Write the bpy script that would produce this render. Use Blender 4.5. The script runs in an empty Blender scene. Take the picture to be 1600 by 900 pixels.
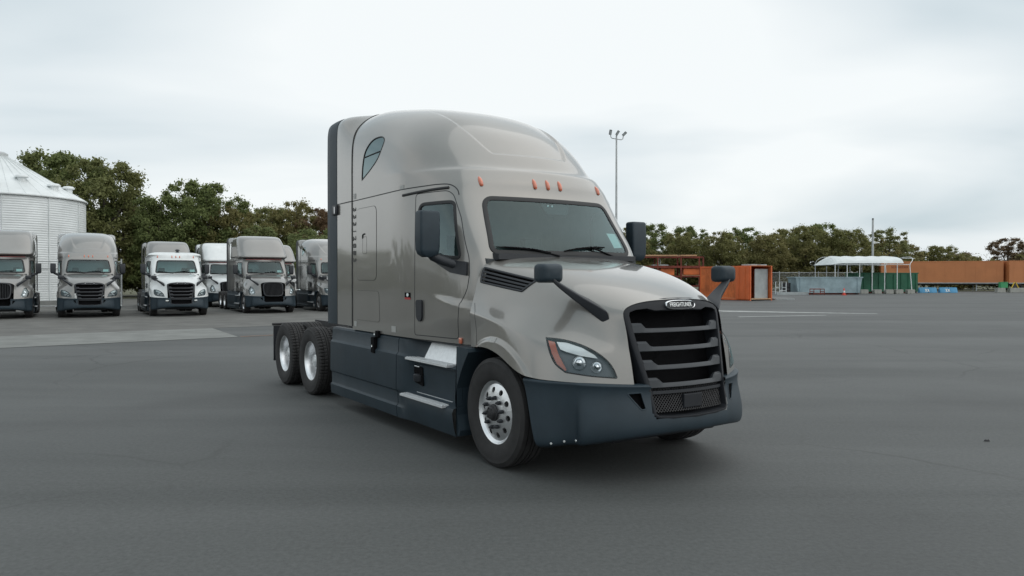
import bpy, math, random
import numpy as np
from mathutils import Vector, Matrix
from mathutils.bvhtree import BVHTree
from mathutils.geometry import delaunay_2d_cdt

random.seed(7)
RNG = np.random.default_rng(11)
PI = math.pi
R = math.radians
SC = bpy.context.scene
COL = SC.collection

# ------------------------------------------------------------------ camera
cam_data = bpy.data.cameras.new('camera')
cam_data.sensor_width = 36.0
cam_data.lens = 1173.5 / 1600.0 * 36.0
cam_data.clip_start = 0.05
cam_data.clip_end = 3000.0
cam = bpy.data.objects.new('camera', cam_data)
COL.objects.link(cam)
cam.location = (0.0, 0.0, 1.742)
cam.rotation_euler = (PI / 2 - 0.0130, 0.0, 0.0)
SC.camera = cam

# ------------------------------------------------------------------ sky and light
SUN_EL, SUN_AZ = R(50.0), R(108.0)          # azimuth measured from +Y towards +X
world = bpy.data.worlds.new('World')
SC.world = world
world.use_nodes = True
wt = world.node_tree
wt.nodes.clear()


def wn(kind, **kw):
    n = wt.nodes.new(kind)
    for k, v in kw.items():
        setattr(n, k, v)
    return n


out = wn('ShaderNodeOutputWorld')
bg_sky = wn('ShaderNodeBackground')
bg_cloud = wn('ShaderNodeBackground')
mix = wn('ShaderNodeMixShader')
sky = wn('ShaderNodeTexSky', sky_type='NISHITA', sun_disc=False)
sky.sun_elevation = SUN_EL
sky.sun_rotation = SUN_AZ
sky.dust_density = 3.0
bg_sky.inputs['Strength'].default_value = 0.12
wt.links.new(sky.outputs[0], bg_sky.inputs['Color'])
# a closed deck of stratus: soft noise on a plane above the place
tc = wn('ShaderNodeTexCoord')
sep = wn('ShaderNodeSeparateXYZ')
wt.links.new(tc.outputs['Generated'], sep.inputs[0])
add = wn('ShaderNodeMath', operation='ADD')
add.inputs[1].default_value = 0.22
ab = wn('ShaderNodeMath', operation='ABSOLUTE')
wt.links.new(sep.outputs['Z'], ab.inputs[0])
wt.links.new(ab.outputs[0], add.inputs[0])
dx = wn('ShaderNodeMath', operation='DIVIDE')
dy = wn('ShaderNodeMath', operation='DIVIDE')
wt.links.new(sep.outputs['X'], dx.inputs[0]); wt.links.new(add.outputs[0], dx.inputs[1])
wt.links.new(sep.outputs['Y'], dy.inputs[0]); wt.links.new(add.outputs[0], dy.inputs[1])
comb = wn('ShaderNodeCombineXYZ')
wt.links.new(dx.outputs[0], comb.inputs[0]); wt.links.new(dy.outputs[0], comb.inputs[1])
mp = wn('ShaderNodeMapping')
mp.inputs['Location'].default_value = (14.256, 19.640, 0.0)
mp.inputs['Scale'].default_value = (0.55, 0.95, 1.0)
wt.links.new(comb.outputs[0], mp.inputs['Vector'])
nz = wn('ShaderNodeTexNoise')
nz.inputs['Scale'].default_value = 0.9
nz.inputs['Detail'].default_value = 5.0
nz.inputs['Roughness'].default_value = 0.42
nz.inputs['Distortion'].default_value = 0.35
wt.links.new(mp.outputs[0], nz.inputs['Vector'])
rp = wn('ShaderNodeValToRGB')
rp.color_ramp.elements[0].position = 0.34
rp.color_ramp.elements[0].color = (0.56, 0.665, 0.715, 1)
rp.color_ramp.elements[1].position = 0.575
rp.color_ramp.elements[1].color = (0.97, 1.01, 1.015, 1)
e = rp.color_ramp.elements.new(0.45)
e.color = (0.785, 0.855, 0.885, 1)
wt.links.new(nz.outputs['Fac'], rp.inputs['Fac'])
wt.links.new(rp.outputs['Color'], bg_cloud.inputs['Color'])
bg_cloud.inputs['Strength'].default_value = 1.0
mix.inputs[0].default_value = 0.93
wt.links.new(bg_sky.outputs[0], mix.inputs[1])
wt.links.new(bg_cloud.outputs[0], mix.inputs[2])
wt.links.new(mix.outputs[0], out.inputs['Surface'])

sd = bpy.data.lights.new('sun', 'SUN')
sd.energy = 1.2
sd.angle = R(110.0)
sd.color = (1.0, 0.97, 0.93)
sun = bpy.data.objects.new('sun', sd)
COL.objects.link(sun)
to_sun = Vector((math.sin(SUN_AZ) * math.cos(SUN_EL), math.cos(SUN_AZ) * math.cos(SUN_EL), math.sin(SUN_EL)))
sun.rotation_euler = to_sun.to_track_quat('Z', 'Y').to_euler()
sun.location = (20, -20, 40)

SC.view_settings.view_transform = 'Standard'
SC.view_settings.look = 'None'
SC.view_settings.exposure = 0.0
SC.view_settings.gamma = 1.0
SC.view_settings.use_curve_mapping = False
SC.render.engine = 'CYCLES'
SC.cycles.use_denoising = True
SC.cycles.max_bounces = 8
SC.cycles.transparent_max_bounces = 16
SC.cycles.caustics_reflective = False
SC.cycles.caustics_refractive = False

# ------------------------------------------------------------------ materials
MATS = {}


def new_mat(name):
    m = bpy.data.materials.new(name)
    m.use_nodes = True
    nt = m.node_tree
    b = nt.nodes['Principled BSDF']
    return m, nt, b


def noise(nt, scale, detail=4.0, rough=0.5, coord='Object', stretch=None, dist=0.0):
    tcn = nt.nodes.new('ShaderNodeTexCoord')
    src = tcn.outputs[coord]
    if stretch is not None:
        mpn = nt.nodes.new('ShaderNodeMapping')
        mpn.inputs['Scale'].default_value = stretch
        nt.links.new(src, mpn.inputs['Vector'])
        src = mpn.outputs[0]
    n = nt.nodes.new('ShaderNodeTexNoise')
    n.inputs['Scale'].default_value = scale
    n.inputs['Detail'].default_value = detail
    n.inputs['Roughness'].default_value = rough
    n.inputs['Distortion'].default_value = dist
    nt.links.new(src, n.inputs['Vector'])
    return n.outputs['Fac']


def ramp(nt, fac, stops):
    r = nt.nodes.new('ShaderNodeValToRGB')
    el = r.color_ramp.elements
    el[0].position, el[0].color = stops[0][0], (*stops[0][1], 1)
    el[1].position, el[1].color = stops[-1][0], (*stops[-1][1], 1)
    for p, c in stops[1:-1]:
        q = el.new(p)
        q.color = (*c, 1)
    nt.links.new(fac, r.inputs['Fac'])
    return r.outputs['Color']


def mixc(nt, fac, a, b, mode='MIX'):
    m = nt.nodes.new('ShaderNodeMix')
    m.data_type = 'RGBA'
    m.blend_type = mode
    for idx, v in ((0, fac), (6, a), (7, b)):
        if hasattr(v, 'links') or hasattr(v, 'is_linked'):
            nt.links.new(v, m.inputs[idx])
        elif isinstance(v, (int, float)):
            m.inputs[idx].default_value = v
        else:
            m.inputs[idx].default_value = (*v, 1)
    return m.outputs[2]


def bump(nt, b, height, strength, distance):
    n = nt.nodes.new('ShaderNodeBump')
    n.inputs['Strength'].default_value = strength
    n.inputs['Distance'].default_value = distance
    nt.links.new(height, n.inputs['Height'])
    nt.links.new(n.outputs[0], b.inputs['Normal'])


def simple(name, col, rough=0.5, metal=0.0, vary=0.12, scale=6.0, bumps=0.0, coat=0.0, spec=0.5):
    if name in MATS:
        return MATS[name]
    m, nt, b = new_mat(name)
    f = noise(nt, scale, 5.0, 0.6)
    lo = tuple(c * (1 - vary) for c in col)
    hi = tuple(min(1, c * (1 + vary)) for c in col)
    nt.links.new(ramp(nt, f, [(0.3, lo), (0.7, hi)]), b.inputs['Base Color'])
    b.inputs['Roughness'].default_value = rough
    b.inputs['Metallic'].default_value = metal
    b.inputs['Coat Weight'].default_value = coat
    b.inputs['Coat Roughness'].default_value = 0.04
    b.inputs['Specular IOR Level'].default_value = spec
    if bumps:
        bump(nt, b, noise(nt, scale * 40, 3.0), bumps, 0.002)
    MATS[name] = m
    return m


def paint(name, col, metal=0.35, rough=0.33, coat=1.0):
    m, nt, b = new_mat(name)
    f = noise(nt, 1.3, 5.0, 0.6)
    lo = tuple(c * 0.95 for c in col)
    hi = tuple(c * 1.04 for c in col)
    base = ramp(nt, f, [(0.3, lo), (0.7, hi)])
    # thin road dust in blotches
    d = noise(nt, 5.0, 7.0, 0.65, stretch=(1, 1, 0.35))
    dust = ramp(nt, d, [(0.45, (0, 0, 0)), (0.85, (0.22, 0.22, 0.22))])
    nt.links.new(mixc(nt, dust, base, (0.26, 0.25, 0.23)), b.inputs['Base Color'])
    b.inputs['Metallic'].default_value = metal
    b.inputs['Roughness'].default_value = rough
    b.inputs['Coat Weight'].default_value = coat
    b.inputs['Coat IOR'].default_value = 1.65
    cr = nt.nodes.new('ShaderNodeMapRange')
    cr.inputs['To Min'].default_value = 0.03
    cr.inputs['To Max'].default_value = 0.08
    nt.links.new(d, cr.inputs['Value'])
    nt.links.new(cr.outputs[0], b.inputs['Coat Roughness'])
    MATS[name] = m
    return m


def glass(name, tint, refl=1.0, ior=1.5):
    m = bpy.data.materials.new(name)
    m.use_nodes = True
    nt = m.node_tree
    nt.nodes.clear()
    o = nt.nodes.new('ShaderNodeOutputMaterial')
    t = nt.nodes.new('ShaderNodeBsdfTransparent')
    t.inputs[0].default_value = (*tint, 1)
    g = nt.nodes.new('ShaderNodeBsdfGlossy')
    g.inputs['Color'].default_value = (0.76, 0.95, 0.97, 1)
    g.inputs['Roughness'].default_value = 0.03
    fr = nt.nodes.new('ShaderNodeFresnel')
    fr.inputs['IOR'].default_value = ior
    mu = nt.nodes.new('ShaderNodeMath')
    mu.operation = 'MULTIPLY'
    mu.use_clamp = True
    mu.inputs[1].default_value = refl
    nt.links.new(fr.outputs[0], mu.inputs[0])
    mx = nt.nodes.new('ShaderNodeMixShader')
    nt.links.new(mu.outputs[0], mx.inputs[0])
    nt.links.new(t.outputs[0], mx.inputs[1])
    nt.links.new(g.outputs[0], mx.inputs[2])
    nt.links.new(mx.outputs[0], o.inputs['Surface'])
    MATS[name] = m
    return m


def asphalt():
    m, nt, b = new_mat('asphalt')
    fine = noise(nt, 26.0, 8.0, 0.78)
    mid = noise(nt, 0.55, 6.0, 0.6)
    # long faint bands left by the paver and by tyres
    band = noise(nt, 0.30, 5.0, 0.55, stretch=(0.16, 1.3, 1.0), dist=0.5)
    spots = noise(nt, 2.3, 6.0, 0.68)
    c0 = ramp(nt, mid, [(0.30, (0.055, 0.060, 0.059)), (0.72, (0.074, 0.079, 0.076))])
    c1 = mixc(nt, 0.6, c0, ramp(nt, band, [(0.40, (0.040, 0.044, 0.043)), (0.60, (0.109, 0.114, 0.112))]))
    c2 = mixc(nt, 0.42, c1, ramp(nt, fine, [(0.32, (0.029, 0.032, 0.031)), (0.70, (0.139, 0.145, 0.143))]))
    c3 = mixc(nt, ramp(nt, spots, [(0.60, (0, 0, 0)), (0.76, (0.5, 0.5, 0.5))]), c2, (0.044, 0.044, 0.042))
    wv = nt.nodes.new('ShaderNodeTexWave')
    wv.wave_type = 'RINGS'
    wv.rings_direction = 'Z'
    wv.inputs['Scale'].default_value = 0.035
    wv.inputs['Distortion'].default_value = 2.2
    wv.inputs['Detail'].default_value = 3.0
    wv.inputs['Detail Scale'].default_value = 0.6
    tcw = nt.nodes.new('ShaderNodeTexCoord')
    mw = nt.nodes.new('ShaderNodeMapping')
    mw.inputs['Location'].default_value = (-22.0, 6.0, 0)
    nt.links.new(tcw.outputs['Object'], mw.inputs['Vector'])
    nt.links.new(mw.outputs[0], wv.inputs['Vector'])
    rub = ramp(nt, wv.outputs['Fac'], [(0.86, (0, 0, 0)), (0.97, (0.30, 0.30, 0.30))])
    brk = ramp(nt, noise(nt, 0.22, 3.0), [(0.45, (0, 0, 0)), (0.62, (1, 1, 1))])
    c3 = mixc(nt, mixc(nt, 1.0, rub, brk, 'MULTIPLY'), c3, (0.040, 0.041, 0.041))
    # hairline cracks, only here and there
    tcn = nt.nodes.new('ShaderNodeTexCoord')
    warp = nt.nodes.new('ShaderNodeTexNoise')
    warp.inputs['Scale'].default_value = 0.9
    warp.inputs['Detail'].default_value = 6.0
    nt.links.new(tcn.outputs['Object'], warp.inputs['Vector'])
    wm = nt.nodes.new('ShaderNodeMix'); wm.data_type = 'VECTOR'
    wm.inputs[0].default_value = 0.35
    nt.links.new(tcn.outputs['Object'], wm.inputs[4])
    nt.links.new(warp.outputs['Color'], wm.inputs[5])
    vo = nt.nodes.new('ShaderNodeTexVoronoi')
    vo.feature = 'DISTANCE_TO_EDGE'
    vo.inputs['Scale'].default_value = 0.33
    nt.links.new(wm.outputs[1], vo.inputs['Vector'])
    line = ramp(nt, vo.outputs['Distance'], [(0.0, (1, 1, 1)), (0.008, (0, 0, 0))])
    gate = ramp(nt, noise(nt, 0.16, 2.0), [(0.48, (0, 0, 0)), (0.60, (0.6, 0.6, 0.6))])
    c4 = mixc(nt, mixc(nt, 1.0, line, gate, 'MULTIPLY'), c3, (0.028, 0.028, 0.027))
    nt.links.new(c4, b.inputs['Base Color'])
    rr = nt.nodes.new('ShaderNodeMapRange')
    rr.inputs['To Min'].default_value = 0.62
    rr.inputs['To Max'].default_value = 0.85
    nt.links.new(mid, rr.inputs['Value'])
    nt.links.new(rr.outputs[0], b.inputs['Roughness'])
    bump(nt, b, fine, 0.35, 0.006)
    MATS['asphalt'] = m
    return m


def leaf_mat(name, dark, light, autumn, amount=0.5):
    m, nt, b = new_mat(name)
    geo = nt.nodes.new('ShaderNodeNewGeometry')
    oi = nt.nodes.new('ShaderNodeObjectInfo')
    c = ramp(nt, geo.outputs['Random Per Island'], [(0.0, dark), (0.9, light)])
    pf = noise(nt, 0.33, 3.0, 0.6)
    ad = nt.nodes.new('ShaderNodeMath'); ad.operation = 'MULTIPLY_ADD'
    ad.inputs[1].default_value = 0.35
    nt.links.new(oi.outputs['Random'], ad.inputs[0])
    nt.links.new(pf, ad.inputs[2])
    k = ramp(nt, ad.outputs[0], [(0.55, (0, 0, 0)), (0.85, (amount, amount, amount))])
    nt.links.new(mixc(nt, k, c, autumn), b.inputs['Base Color'])
    b.inputs['Roughness'].default_value = 0.6
    b.inputs['Specular IOR Level'].default_value = 0.25
    tr = nt.nodes.new('ShaderNodeBsdfTranslucent')
    nt.links.new(mixc(nt, k, c, autumn), tr.inputs[0])
    mx = nt.nodes.new('ShaderNodeMixShader')
    mx.inputs[0].default_value = 0.5
    o = nt.nodes['Material Output']
    nt.links.new(b.outputs[0], mx.inputs[1])
    nt.links.new(tr.outputs[0], mx.inputs[2])
    nt.links.new(mx.outputs[0], o.inputs['Surface'])
    MATS[name] = m
    return m


M_ASPH = asphalt()
M_TAUPE = paint('taupe_paint', (0.252, 0.241, 0.222), 0.50, 0.30)
M_GREY = paint('grey_paint', (0.215, 0.211, 0.200), 0.45, 0.32)
M_WHITE = paint('white_paint', (0.68, 0.71, 0.71), 0.0, 0.35)
M_PLASTIC = simple('slate_plastic', (0.023, 0.037, 0.048), 0.50, 0, 0.16, 3.0, 0.15, spec=0.35)
M_SLAT = simple('slat_plastic', (0.036, 0.041, 0.047), 0.5, 0, 0.10, 3.0, 0.1, spec=0.4)
M_GRILLE = simple('grille_plastic', (0.017, 0.019, 0.023), 0.55, 0, 0.10, 3.0, 0.1, spec=0.3)
M_DARK = simple('dark_plastic', (0.020, 0.023, 0.028), 0.50, 0, 0.10, 4.0, 0.1)
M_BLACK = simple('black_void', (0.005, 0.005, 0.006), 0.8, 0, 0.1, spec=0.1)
M_SEAL = simple('rubber_seal', (0.018, 0.019, 0.020), 0.6, 0, 0.1)
M_TYRE = simple('tyre_rubber', (0.026, 0.025, 0.025), 0.75, 0, 0.25, 9.0, 0.3)
M_ALU = simple('polished_aluminium', (0.84, 0.85, 0.86), 0.36, 1.0, 0.06, 12.0)
M_ALUR = simple('tread_aluminium', (0.82, 0.84, 0.85), 0.45, 0.6, 0.08, 30.0)
M_CHROME = simple('chrome', (0.82, 0.83, 0.84), 0.08, 1.0, 0.03)
M_STEEL = simple('dark_steel', (0.045, 0.045, 0.047), 0.55, 0.4, 0.25, 14.0)
M_AMBER = simple('amber_lens', (0.62, 0.10, 0.02), 0.15, 0, 0.08, 30.0, coat=1.0)
M_MARK = simple('marker_lens', (0.62, 0.17, 0.09), 0.2, 0, 0.08, 30.0, coat=1.0)
M_LAMPW = simple('white_reflector', (0.82, 0.85, 0.84), 0.15, 0.3, 0.04, coat=1.0)
M_LINER = simple('cabin_trim', (0.33, 0.36, 0.35), 0.8, 0, 0.08)
M_SEAT = simple('seat_fabric', (0.085, 0.092, 0.095), 0.9, 0, 0.15)
M_PAPER = simple('paper', (0.80, 0.86, 0.84), 0.7, 0, 0.03)
M_HOUSE = simple('lamp_housing', (0.10, 0.11, 0.12), 0.3, 0.4, 0.1)
M_RED = simple('red_print', (0.42, 0.03, 0.03), 0.5, 0, 0.05)
M_GLASS = glass('windscreen_glass', (0.58, 0.80, 0.80), 1.6)
M_DGLASS = glass('door_glass', (0.66, 0.78, 0.76), 2.0)
M_LENS = glass('lamp_glass', (0.93, 0.95, 0.96), 1.2)
M_TINT = glass('tinted_glass', (0.05, 0.065, 0.075), 2.0)

# ------------------------------------------------------------------ mesh helpers


def link(name, me, mat=None, parent=None):
    o = bpy.data.objects.new(name, me)
    COL.objects.link(o)
    if mat is not None and me is not None and not me.materials:
        me.materials.append(mat)
    if parent is not None:
        o.parent = parent
    return o


def mesh(name, verts, faces, smooth=None, normals=None):
    me = bpy.data.meshes.new(name)
    if isinstance(verts, np.ndarray):
        verts = verts.tolist()
    if isinstance(faces, np.ndarray):
        faces = faces.tolist()
    me.from_pydata(verts, [], faces)
    if normals is not None:
        me.shade_smooth()
        me.normals_split_custom_set_from_vertices(normals.tolist())
    elif smooth is not None:
        me.shade_smooth()
        if smooth < 179:
            me.set_sharp_from_angle(angle=R(smooth))
    me.update()
    return me


class MB:
    """collects simple solids of ONE piece into one mesh"""
    def __init__(self):
        self.v, self.f = [], []

    def add(self, v, f):
        n = len(self.v)
        self.v += [tuple(p) for p in v]
        self.f += [tuple(i + n for i in q) for q in f]
        return self

    def box(self, x0, x1, y0, y1, z0, z1, bev=0.0):
        if bev <= 0:
            v = [(x, y, z) for z in (z0, z1) for y in (y0, y1) for x in (x0, x1)]
            f = [(0, 2, 3, 1), (4, 5, 7, 6), (0, 1, 5, 4), (2, 6, 7, 3), (0, 4, 6, 2), (1, 3, 7, 5)]
            return self.add(v, f)
        b = min(bev, abs(x1 - x0) * .45, abs(y1 - y0) * .45, abs(z1 - z0) * .45)
        import bmesh
        bm = bmesh.new()
        bmesh.ops.create_cube(bm, size=1.0)
        for q in bm.verts:
            q.co = Vector(((x0 + x1) / 2 + q.co.x * (x1 - x0), (y0 + y1) / 2 + q.co.y * (y1 - y0), (z0 + z1) / 2 + q.co.z * (z1 - z0)))
        bmesh.ops.bevel(bm, geom=bm.edges[:], offset=b, segments=2, affect='EDGES', profile=0.5)
        bm.verts.index_update()
        v = [tuple(q.co) for q in bm.verts]
        f = [tuple(q.index for q in fc.verts) for fc in bm.faces]
        bm.free()
        return self.add(v, f)

    def tube(self, pts, r, n=8, cap=True):
        pts = [Vector(p) for p in pts]
        rs = r if hasattr(r, '__len__') else [r] * len(pts)
        v, f = [], []
        up = None
        for i, p in enumerate(pts):
            t = (pts[min(i + 1, len(pts) - 1)] - pts[max(i - 1, 0)]).normalized()
            if up is None:
                up = Vector((0, 0, 1)) if abs(t.z) < 0.9 else Vector((1, 0, 0))
            a = t.cross(up)
            if a.length < 1e-4:
                a = t.cross(Vector((0, 1, 0)))
            a.normalize()
            b = a.cross(t).normalized()
            up = b
            for k in range(n):
                q = 2 * PI * k / n
                v.append(p + (a * math.cos(q) + b * math.sin(q)) * rs[i])
        for i in range(len(pts) - 1):
            for k in range(n):
                f.append((i * n + k, i * n + (k + 1) % n, (i + 1) * n + (k + 1) % n, (i + 1) * n + k))
        if cap:
            f.append(tuple(range(n))[::-1])
            f.append(tuple((len(pts) - 1) * n + k for k in range(n)))
        return self.add(v, f)

    def prism(self, poly, axis, a0, a1):
        """poly: 2D points in the two other axes (in x,y,z order), extruded along axis from a0 to a1"""
        n = len(poly)

        def P(p, a):
            if axis == 'x':
                return (a, p[0], p[1])
            if axis == 'y':
                return (p[0], a, p[1])
            return (p[0], p[1], a)
        v = [P(p, a0) for p in poly] + [P(p, a1) for p in poly]
        f = [tuple(range(n)), tuple(range(2 * n - 1, n - 1, -1))]
        f += [(i, i + n, (i + 1) % n + n, (i + 1) % n) for i in range(n)]
        return self.add(v, f)

    def lathe(self, prof, n=48, axis='y', centre=(0, 0, 0), closed=False):
        v, f = [], []
        m = len(prof)
        for k in range(n):
            q = 2 * PI * k / n
            c, s = math.cos(q), math.sin(q)
            for r_, a in prof:
                if axis == 'y':
                    v.append((centre[0] + r_ * c, centre[1] + a, centre[2] + r_ * s))
                elif axis == 'z':
                    v.append((centre[0] + r_ * c, centre[1] + r_ * s, centre[2] + a))
                else:
                    v.append((centre[0] + a, centre[1] + r_ * c, centre[2] + r_ * s))
        for k in range(n):
            for i in range(m - 1 if not closed else m):
                j = (i + 1) % m
                f.append((k * m + i, k * m + j, ((k + 1) % n) * m + j, ((k + 1) % n) * m + i))
        return self.add(v, f)

    def build(self, name, mat, parent=None, smooth=30):
        return link(name, mesh(name, self.v, self.f, smooth), mat, parent)

    def me(self, name, mat, smooth=30):
        m = mesh(name, self.v, self.f, smooth)
        m.materials.append(mat)
        return m


def thing(name, label, cat, loc=(0, 0, 0), rz=0.0, group=None):
    o = bpy.data.objects.new(name, None)
    COL.objects.link(o)
    o.location = loc
    o.rotation_euler = (0, 0, rz)
    return tag(o, label, cat, group)


def tag(o, label, cat=None, group=None):
    o['label'] = label
    if cat:
        o['category'] = cat
    if group:
        o['group'] = group
    return o


def kind(o, k, label=None):
    o['kind'] = k
    if label:
        o['label'] = label
    return o


def copy_tree(o, parent=None, swap=None):
    c = o.copy()
    COL.objects.link(c)
    c.parent = parent
    if swap and c.type == 'MESH' and len(c.material_slots) and c.material_slots[0].material in swap:
        to = swap[c.material_slots[0].material]
        c.material_slots[0].link = 'OBJECT'
        c.material_slots[0].material = to
    for ch in o.children:
        copy_tree(ch, c, swap)
    return c


def bspline_grid(net, nu, nv, pre=True):
    """smooth surface near the points of net (rows x cols x 3), sampled nu x nv"""
    A = np.asarray(net, float)

    def basis(n, k):
        t = np.linspace(0, n - 1, k)
        i = np.minimum(t.astype(int), n - 2)
        u = t - i
        B = np.zeros((k, n + 2))
        w = np.stack([(1 - u) ** 3, 3 * u ** 3 - 6 * u ** 2 + 4, -3 * u ** 3 + 3 * u ** 2 + 3 * u + 1, u ** 3], 1) / 6
        for a in range(4):
            B[np.arange(k), i + a] += w[:, a]
        return B

    def ext(A):
        return np.concatenate([(2 * A[:1] - A[1:2]), A, (2 * A[-1:] - A[-2:-1])], 0)

    def pref(A):
        E = ext(A)
        return A - (E[:-2] - 2 * E[1:-1] + E[2:]) / 6 * 0.9

    if pre:
        A = pref(A)
        A = np.swapaxes(pref(np.swapaxes(A, 0, 1)), 0, 1)
    r_, c_ = A.shape[:2]
    Bu, Bv = basis(r_, nu), basis(c_, nv)
    E = ext(A)
    E = np.swapaxes(ext(np.swapaxes(E, 0, 1)), 0, 1)
    P = np.einsum('ai,ijk->ajk', Bu, E)
    return np.einsum('bj,ajk->abk', Bv, P)


def grid_normals(P):
    du = np.gradient(P, axis=0)
    dv = np.gradient(P, axis=1)
    N = np.cross(du, dv)
    L = np.linalg.norm(N, axis=2, keepdims=True)
    return N / np.maximum(L, 1e-9)


class Surf:
    """a sampled smooth skin whose faces are handed out to the parts that make it up"""
    def __init__(self, P, flip=False):
        self.P = P
        nu, nv = P.shape[:2]
        self.N = grid_normals(P) * (-1 if flip else 1)
        self.V = P.reshape(-1, 3)
        self.NV = self.N.reshape(-1, 3)
        i = np.arange(nu - 1)[:, None] * nv + np.arange(nv - 1)[None, :]
        F = np.stack([i, i + nv, i + nv + 1, i + 1], -1).reshape(-1, 4)
        if flip:
            F = F[:, ::-1]
        self.F = F
        self.C = self.V[F].mean(1)
        self.CN = self.NV[F].mean(1)
        self.bvh = BVHTree.FromPolygons(self.V.tolist(), F.tolist())

    def part(self, name, mask, mat, parent, offset=0.0, thick=0.0):
        F = self.F[mask]
        idx = np.unique(F)
        remap = np.zeros(len(self.V), int)
        remap[idx] = np.arange(len(idx))
        V = self.V[idx] + self.NV[idx] * offset
        me = mesh(name, V, remap[F], normals=self.NV[idx])
        return link(name, me, mat, parent)

    def hit(self, o, d):
        loc, n, i, dist = self.bvh.ray_cast(Vector(o), Vector(d))
        if loc is None:
            loc, n, i, dist = self.bvh.find_nearest(Vector(o) + Vector(d) * 2.0)
        if n.dot(Vector(d)) > 0:
            n = -n
        return loc, n

    def side(self, s):
        return lambda p: self.hit((p[0], s * 4.0, p[1]), (0, -s, 0))

    def front(self):
        return lambda p: self.hit((5.0, p[0], p[1]), (-1, 0, 0))

    def diag(self, s):
        """2D frame on the front corner: p = (along the corner, height)"""
        q = 0.70710678

        def f(p):
            o = Vector((0.9 + p[0] * q, s * (0.9 - p[0] * q), p[1])) + Vector((q, s * q, 0)) * 2.0
            return self.hit(o, (-q, -s * q, 0))
        return f


def inside(poly, x, y):
    poly = np.asarray(poly)
    r_ = np.zeros(x.shape, bool)
    n = len(poly)
    j = n - 1
    for i in range(n):
        xi, yi = poly[i]
        xj, yj = poly[j]
        c = ((yi > y) != (yj > y)) & (x < (xj - xi) * (y - yi) / (yj - yi + 1e-12) + xi)
        r_ ^= c
        j = i
    return r_


def rpoly(pts, rad, step=0.02):
    """polygon with rounded corners, evenly sampled"""
    n = len(pts)
    rads = rad if hasattr(rad, '__len__') else [rad] * n
    outp = []
    for i in range(n):
        p = Vector(pts[i]); a = Vector(pts[i - 1]); b = Vector(pts[(i + 1) % n])
        u = (a - p); w = (b - p)
        r_ = min(rads[i], u.length * .48, w.length * .48)
        if r_ < 1e-4:
            outp.append(p); continue
        p0 = p + u.normalized() * r_; p1 = p + w.normalized() * r_
        for k in range(7):
            t = k / 6
            outp.append(p0 * (1 - t) ** 2 + p * 2 * t * (1 - t) + p1 * t ** 2)
    return resample(outp, step, True)


def resample(pts, step, closed=False):
    pts = [Vector(p) for p in pts]
    if closed:
        pts = pts + [pts[0]]
    res = []
    for a, b in zip(pts[:-1], pts[1:]):
        L = (b - a).length
        k = max(1, int(round(L / step)))
        for i in range(k):
            res.append(a.lerp(b, i / k))
    if not closed:
        res.append(pts[-1])
    return [tuple(p) for p in res]


def smooth_path(pts, n=8):
    """Catmull-Rom through 2D/3D points"""
    P = [Vector(p) for p in pts]
    P = [P[0] * 2 - P[1]] + P + [P[-1] * 2 - P[-2]]
    res = []
    for i in range(1, len(P) - 2):
        a, b, c, d = P[i - 1:i + 3]
        for k in range(n):
            t = k / n
            res.append(0.5 * (2 * b + (c - a) * t + (2 * a - 5 * b + 4 * c - d) * t * t + (3 * b - a - 3 * c + d) * t ** 3))
    res.append(P[-2])
    return [tuple(p) for p in res]


def ribbon(name, path2, proj, w, h, mat, parent, closed=True, lift=0.0):
    """a strip of rubber or moulding lying on a skin along a path"""
    hits = [proj(p) for p in path2]
    n = len(hits)
    v, f = [], []
    for i in range(n):
        p, nn = hits[i]
        if closed:
            t = hits[(i + 1) % n][0] - hits[i - 1][0]
        else:
            t = hits[min(i + 1, n - 1)][0] - hits[max(i - 1, 0)][0]
        b = nn.cross(t)
        b = b.normalized() if b.length > 1e-9 else Vector((0, 0, 1))
        for bb, hh in ((-.5, -.004), (-.42, h * .8), (-.2, h), (.2, h), (.42, h * .8), (.5, -.004)):
            v.append(p + b * (bb * w) + nn * (hh + lift))
    k = 6
    for i in range(n if closed else n - 1):
        j = (i + 1) % n
        for a in range(k - 1):
            f.append((i * k + a, j * k + a, j * k + a + 1, i * k + a + 1))
    return link(name, mesh(name, v, f, 60), mat, parent)


def patch(name, poly, proj, offset, mat, parent, step=0.03, thick=0.0):
    """a sheet with the outline poly laid onto a skin, offset along its normal; thick > 0 gives it a rim"""
    P = np.asarray(poly)
    x0, y0 = P.min(0)
    x1, y1 = P.max(0)
    gx, gy = np.meshgrid(np.arange(x0 + step * .6, x1, step), np.arange(y0 + step * .6, y1, step))
    gx, gy = gx.ravel(), gy.ravel()
    ok = inside(P, gx, gy)
    # keep interior points off the outline
    pts = np.stack([gx[ok], gy[ok]], 1)
    if len(pts):
        d = np.min(np.linalg.norm(pts[:, None] - P[None], axis=2), axis=1)
        pts = pts[d > step * .45]
    allp = [Vector(p) for p in P.tolist()] + [Vector(p) for p in pts.tolist()]
    n = len(P)
    vs, es, fs, _, _, _ = delaunay_2d_cdt(allp, [], [list(range(n))], 1, 1e-5)
    V, NN = [], []
    for p in vs:
        loc, nn = proj(p)
        V.append(loc + nn * offset)
        NN.append(nn)
    F = [tuple(q) for q in fs]
    # face winding along the skin's normal
    if F:
        a, b, c = (V[i] for i in F[0][:3])
        if (b - a).cross(c - a).dot(NN[F[0][0]]) < 0:
            F = [q[::-1] for q in F]
    if thick > 0:
        m = len(V)
        V = V + [p - q * thick for p, q in zip(V, NN)]
        cnt = {}
        for q in F:
            for i in range(len(q)):
                e_ = (q[i], q[(i + 1) % len(q)])
                cnt[e_] = 1
        rim = [e_ for e_ in cnt if (e_[1], e_[0]) not in cnt]
        F = F + [(a, a + m, b + m, b) for a, b in rim]
    return link(name, mesh(name, V, F, 50), mat, parent)


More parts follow.
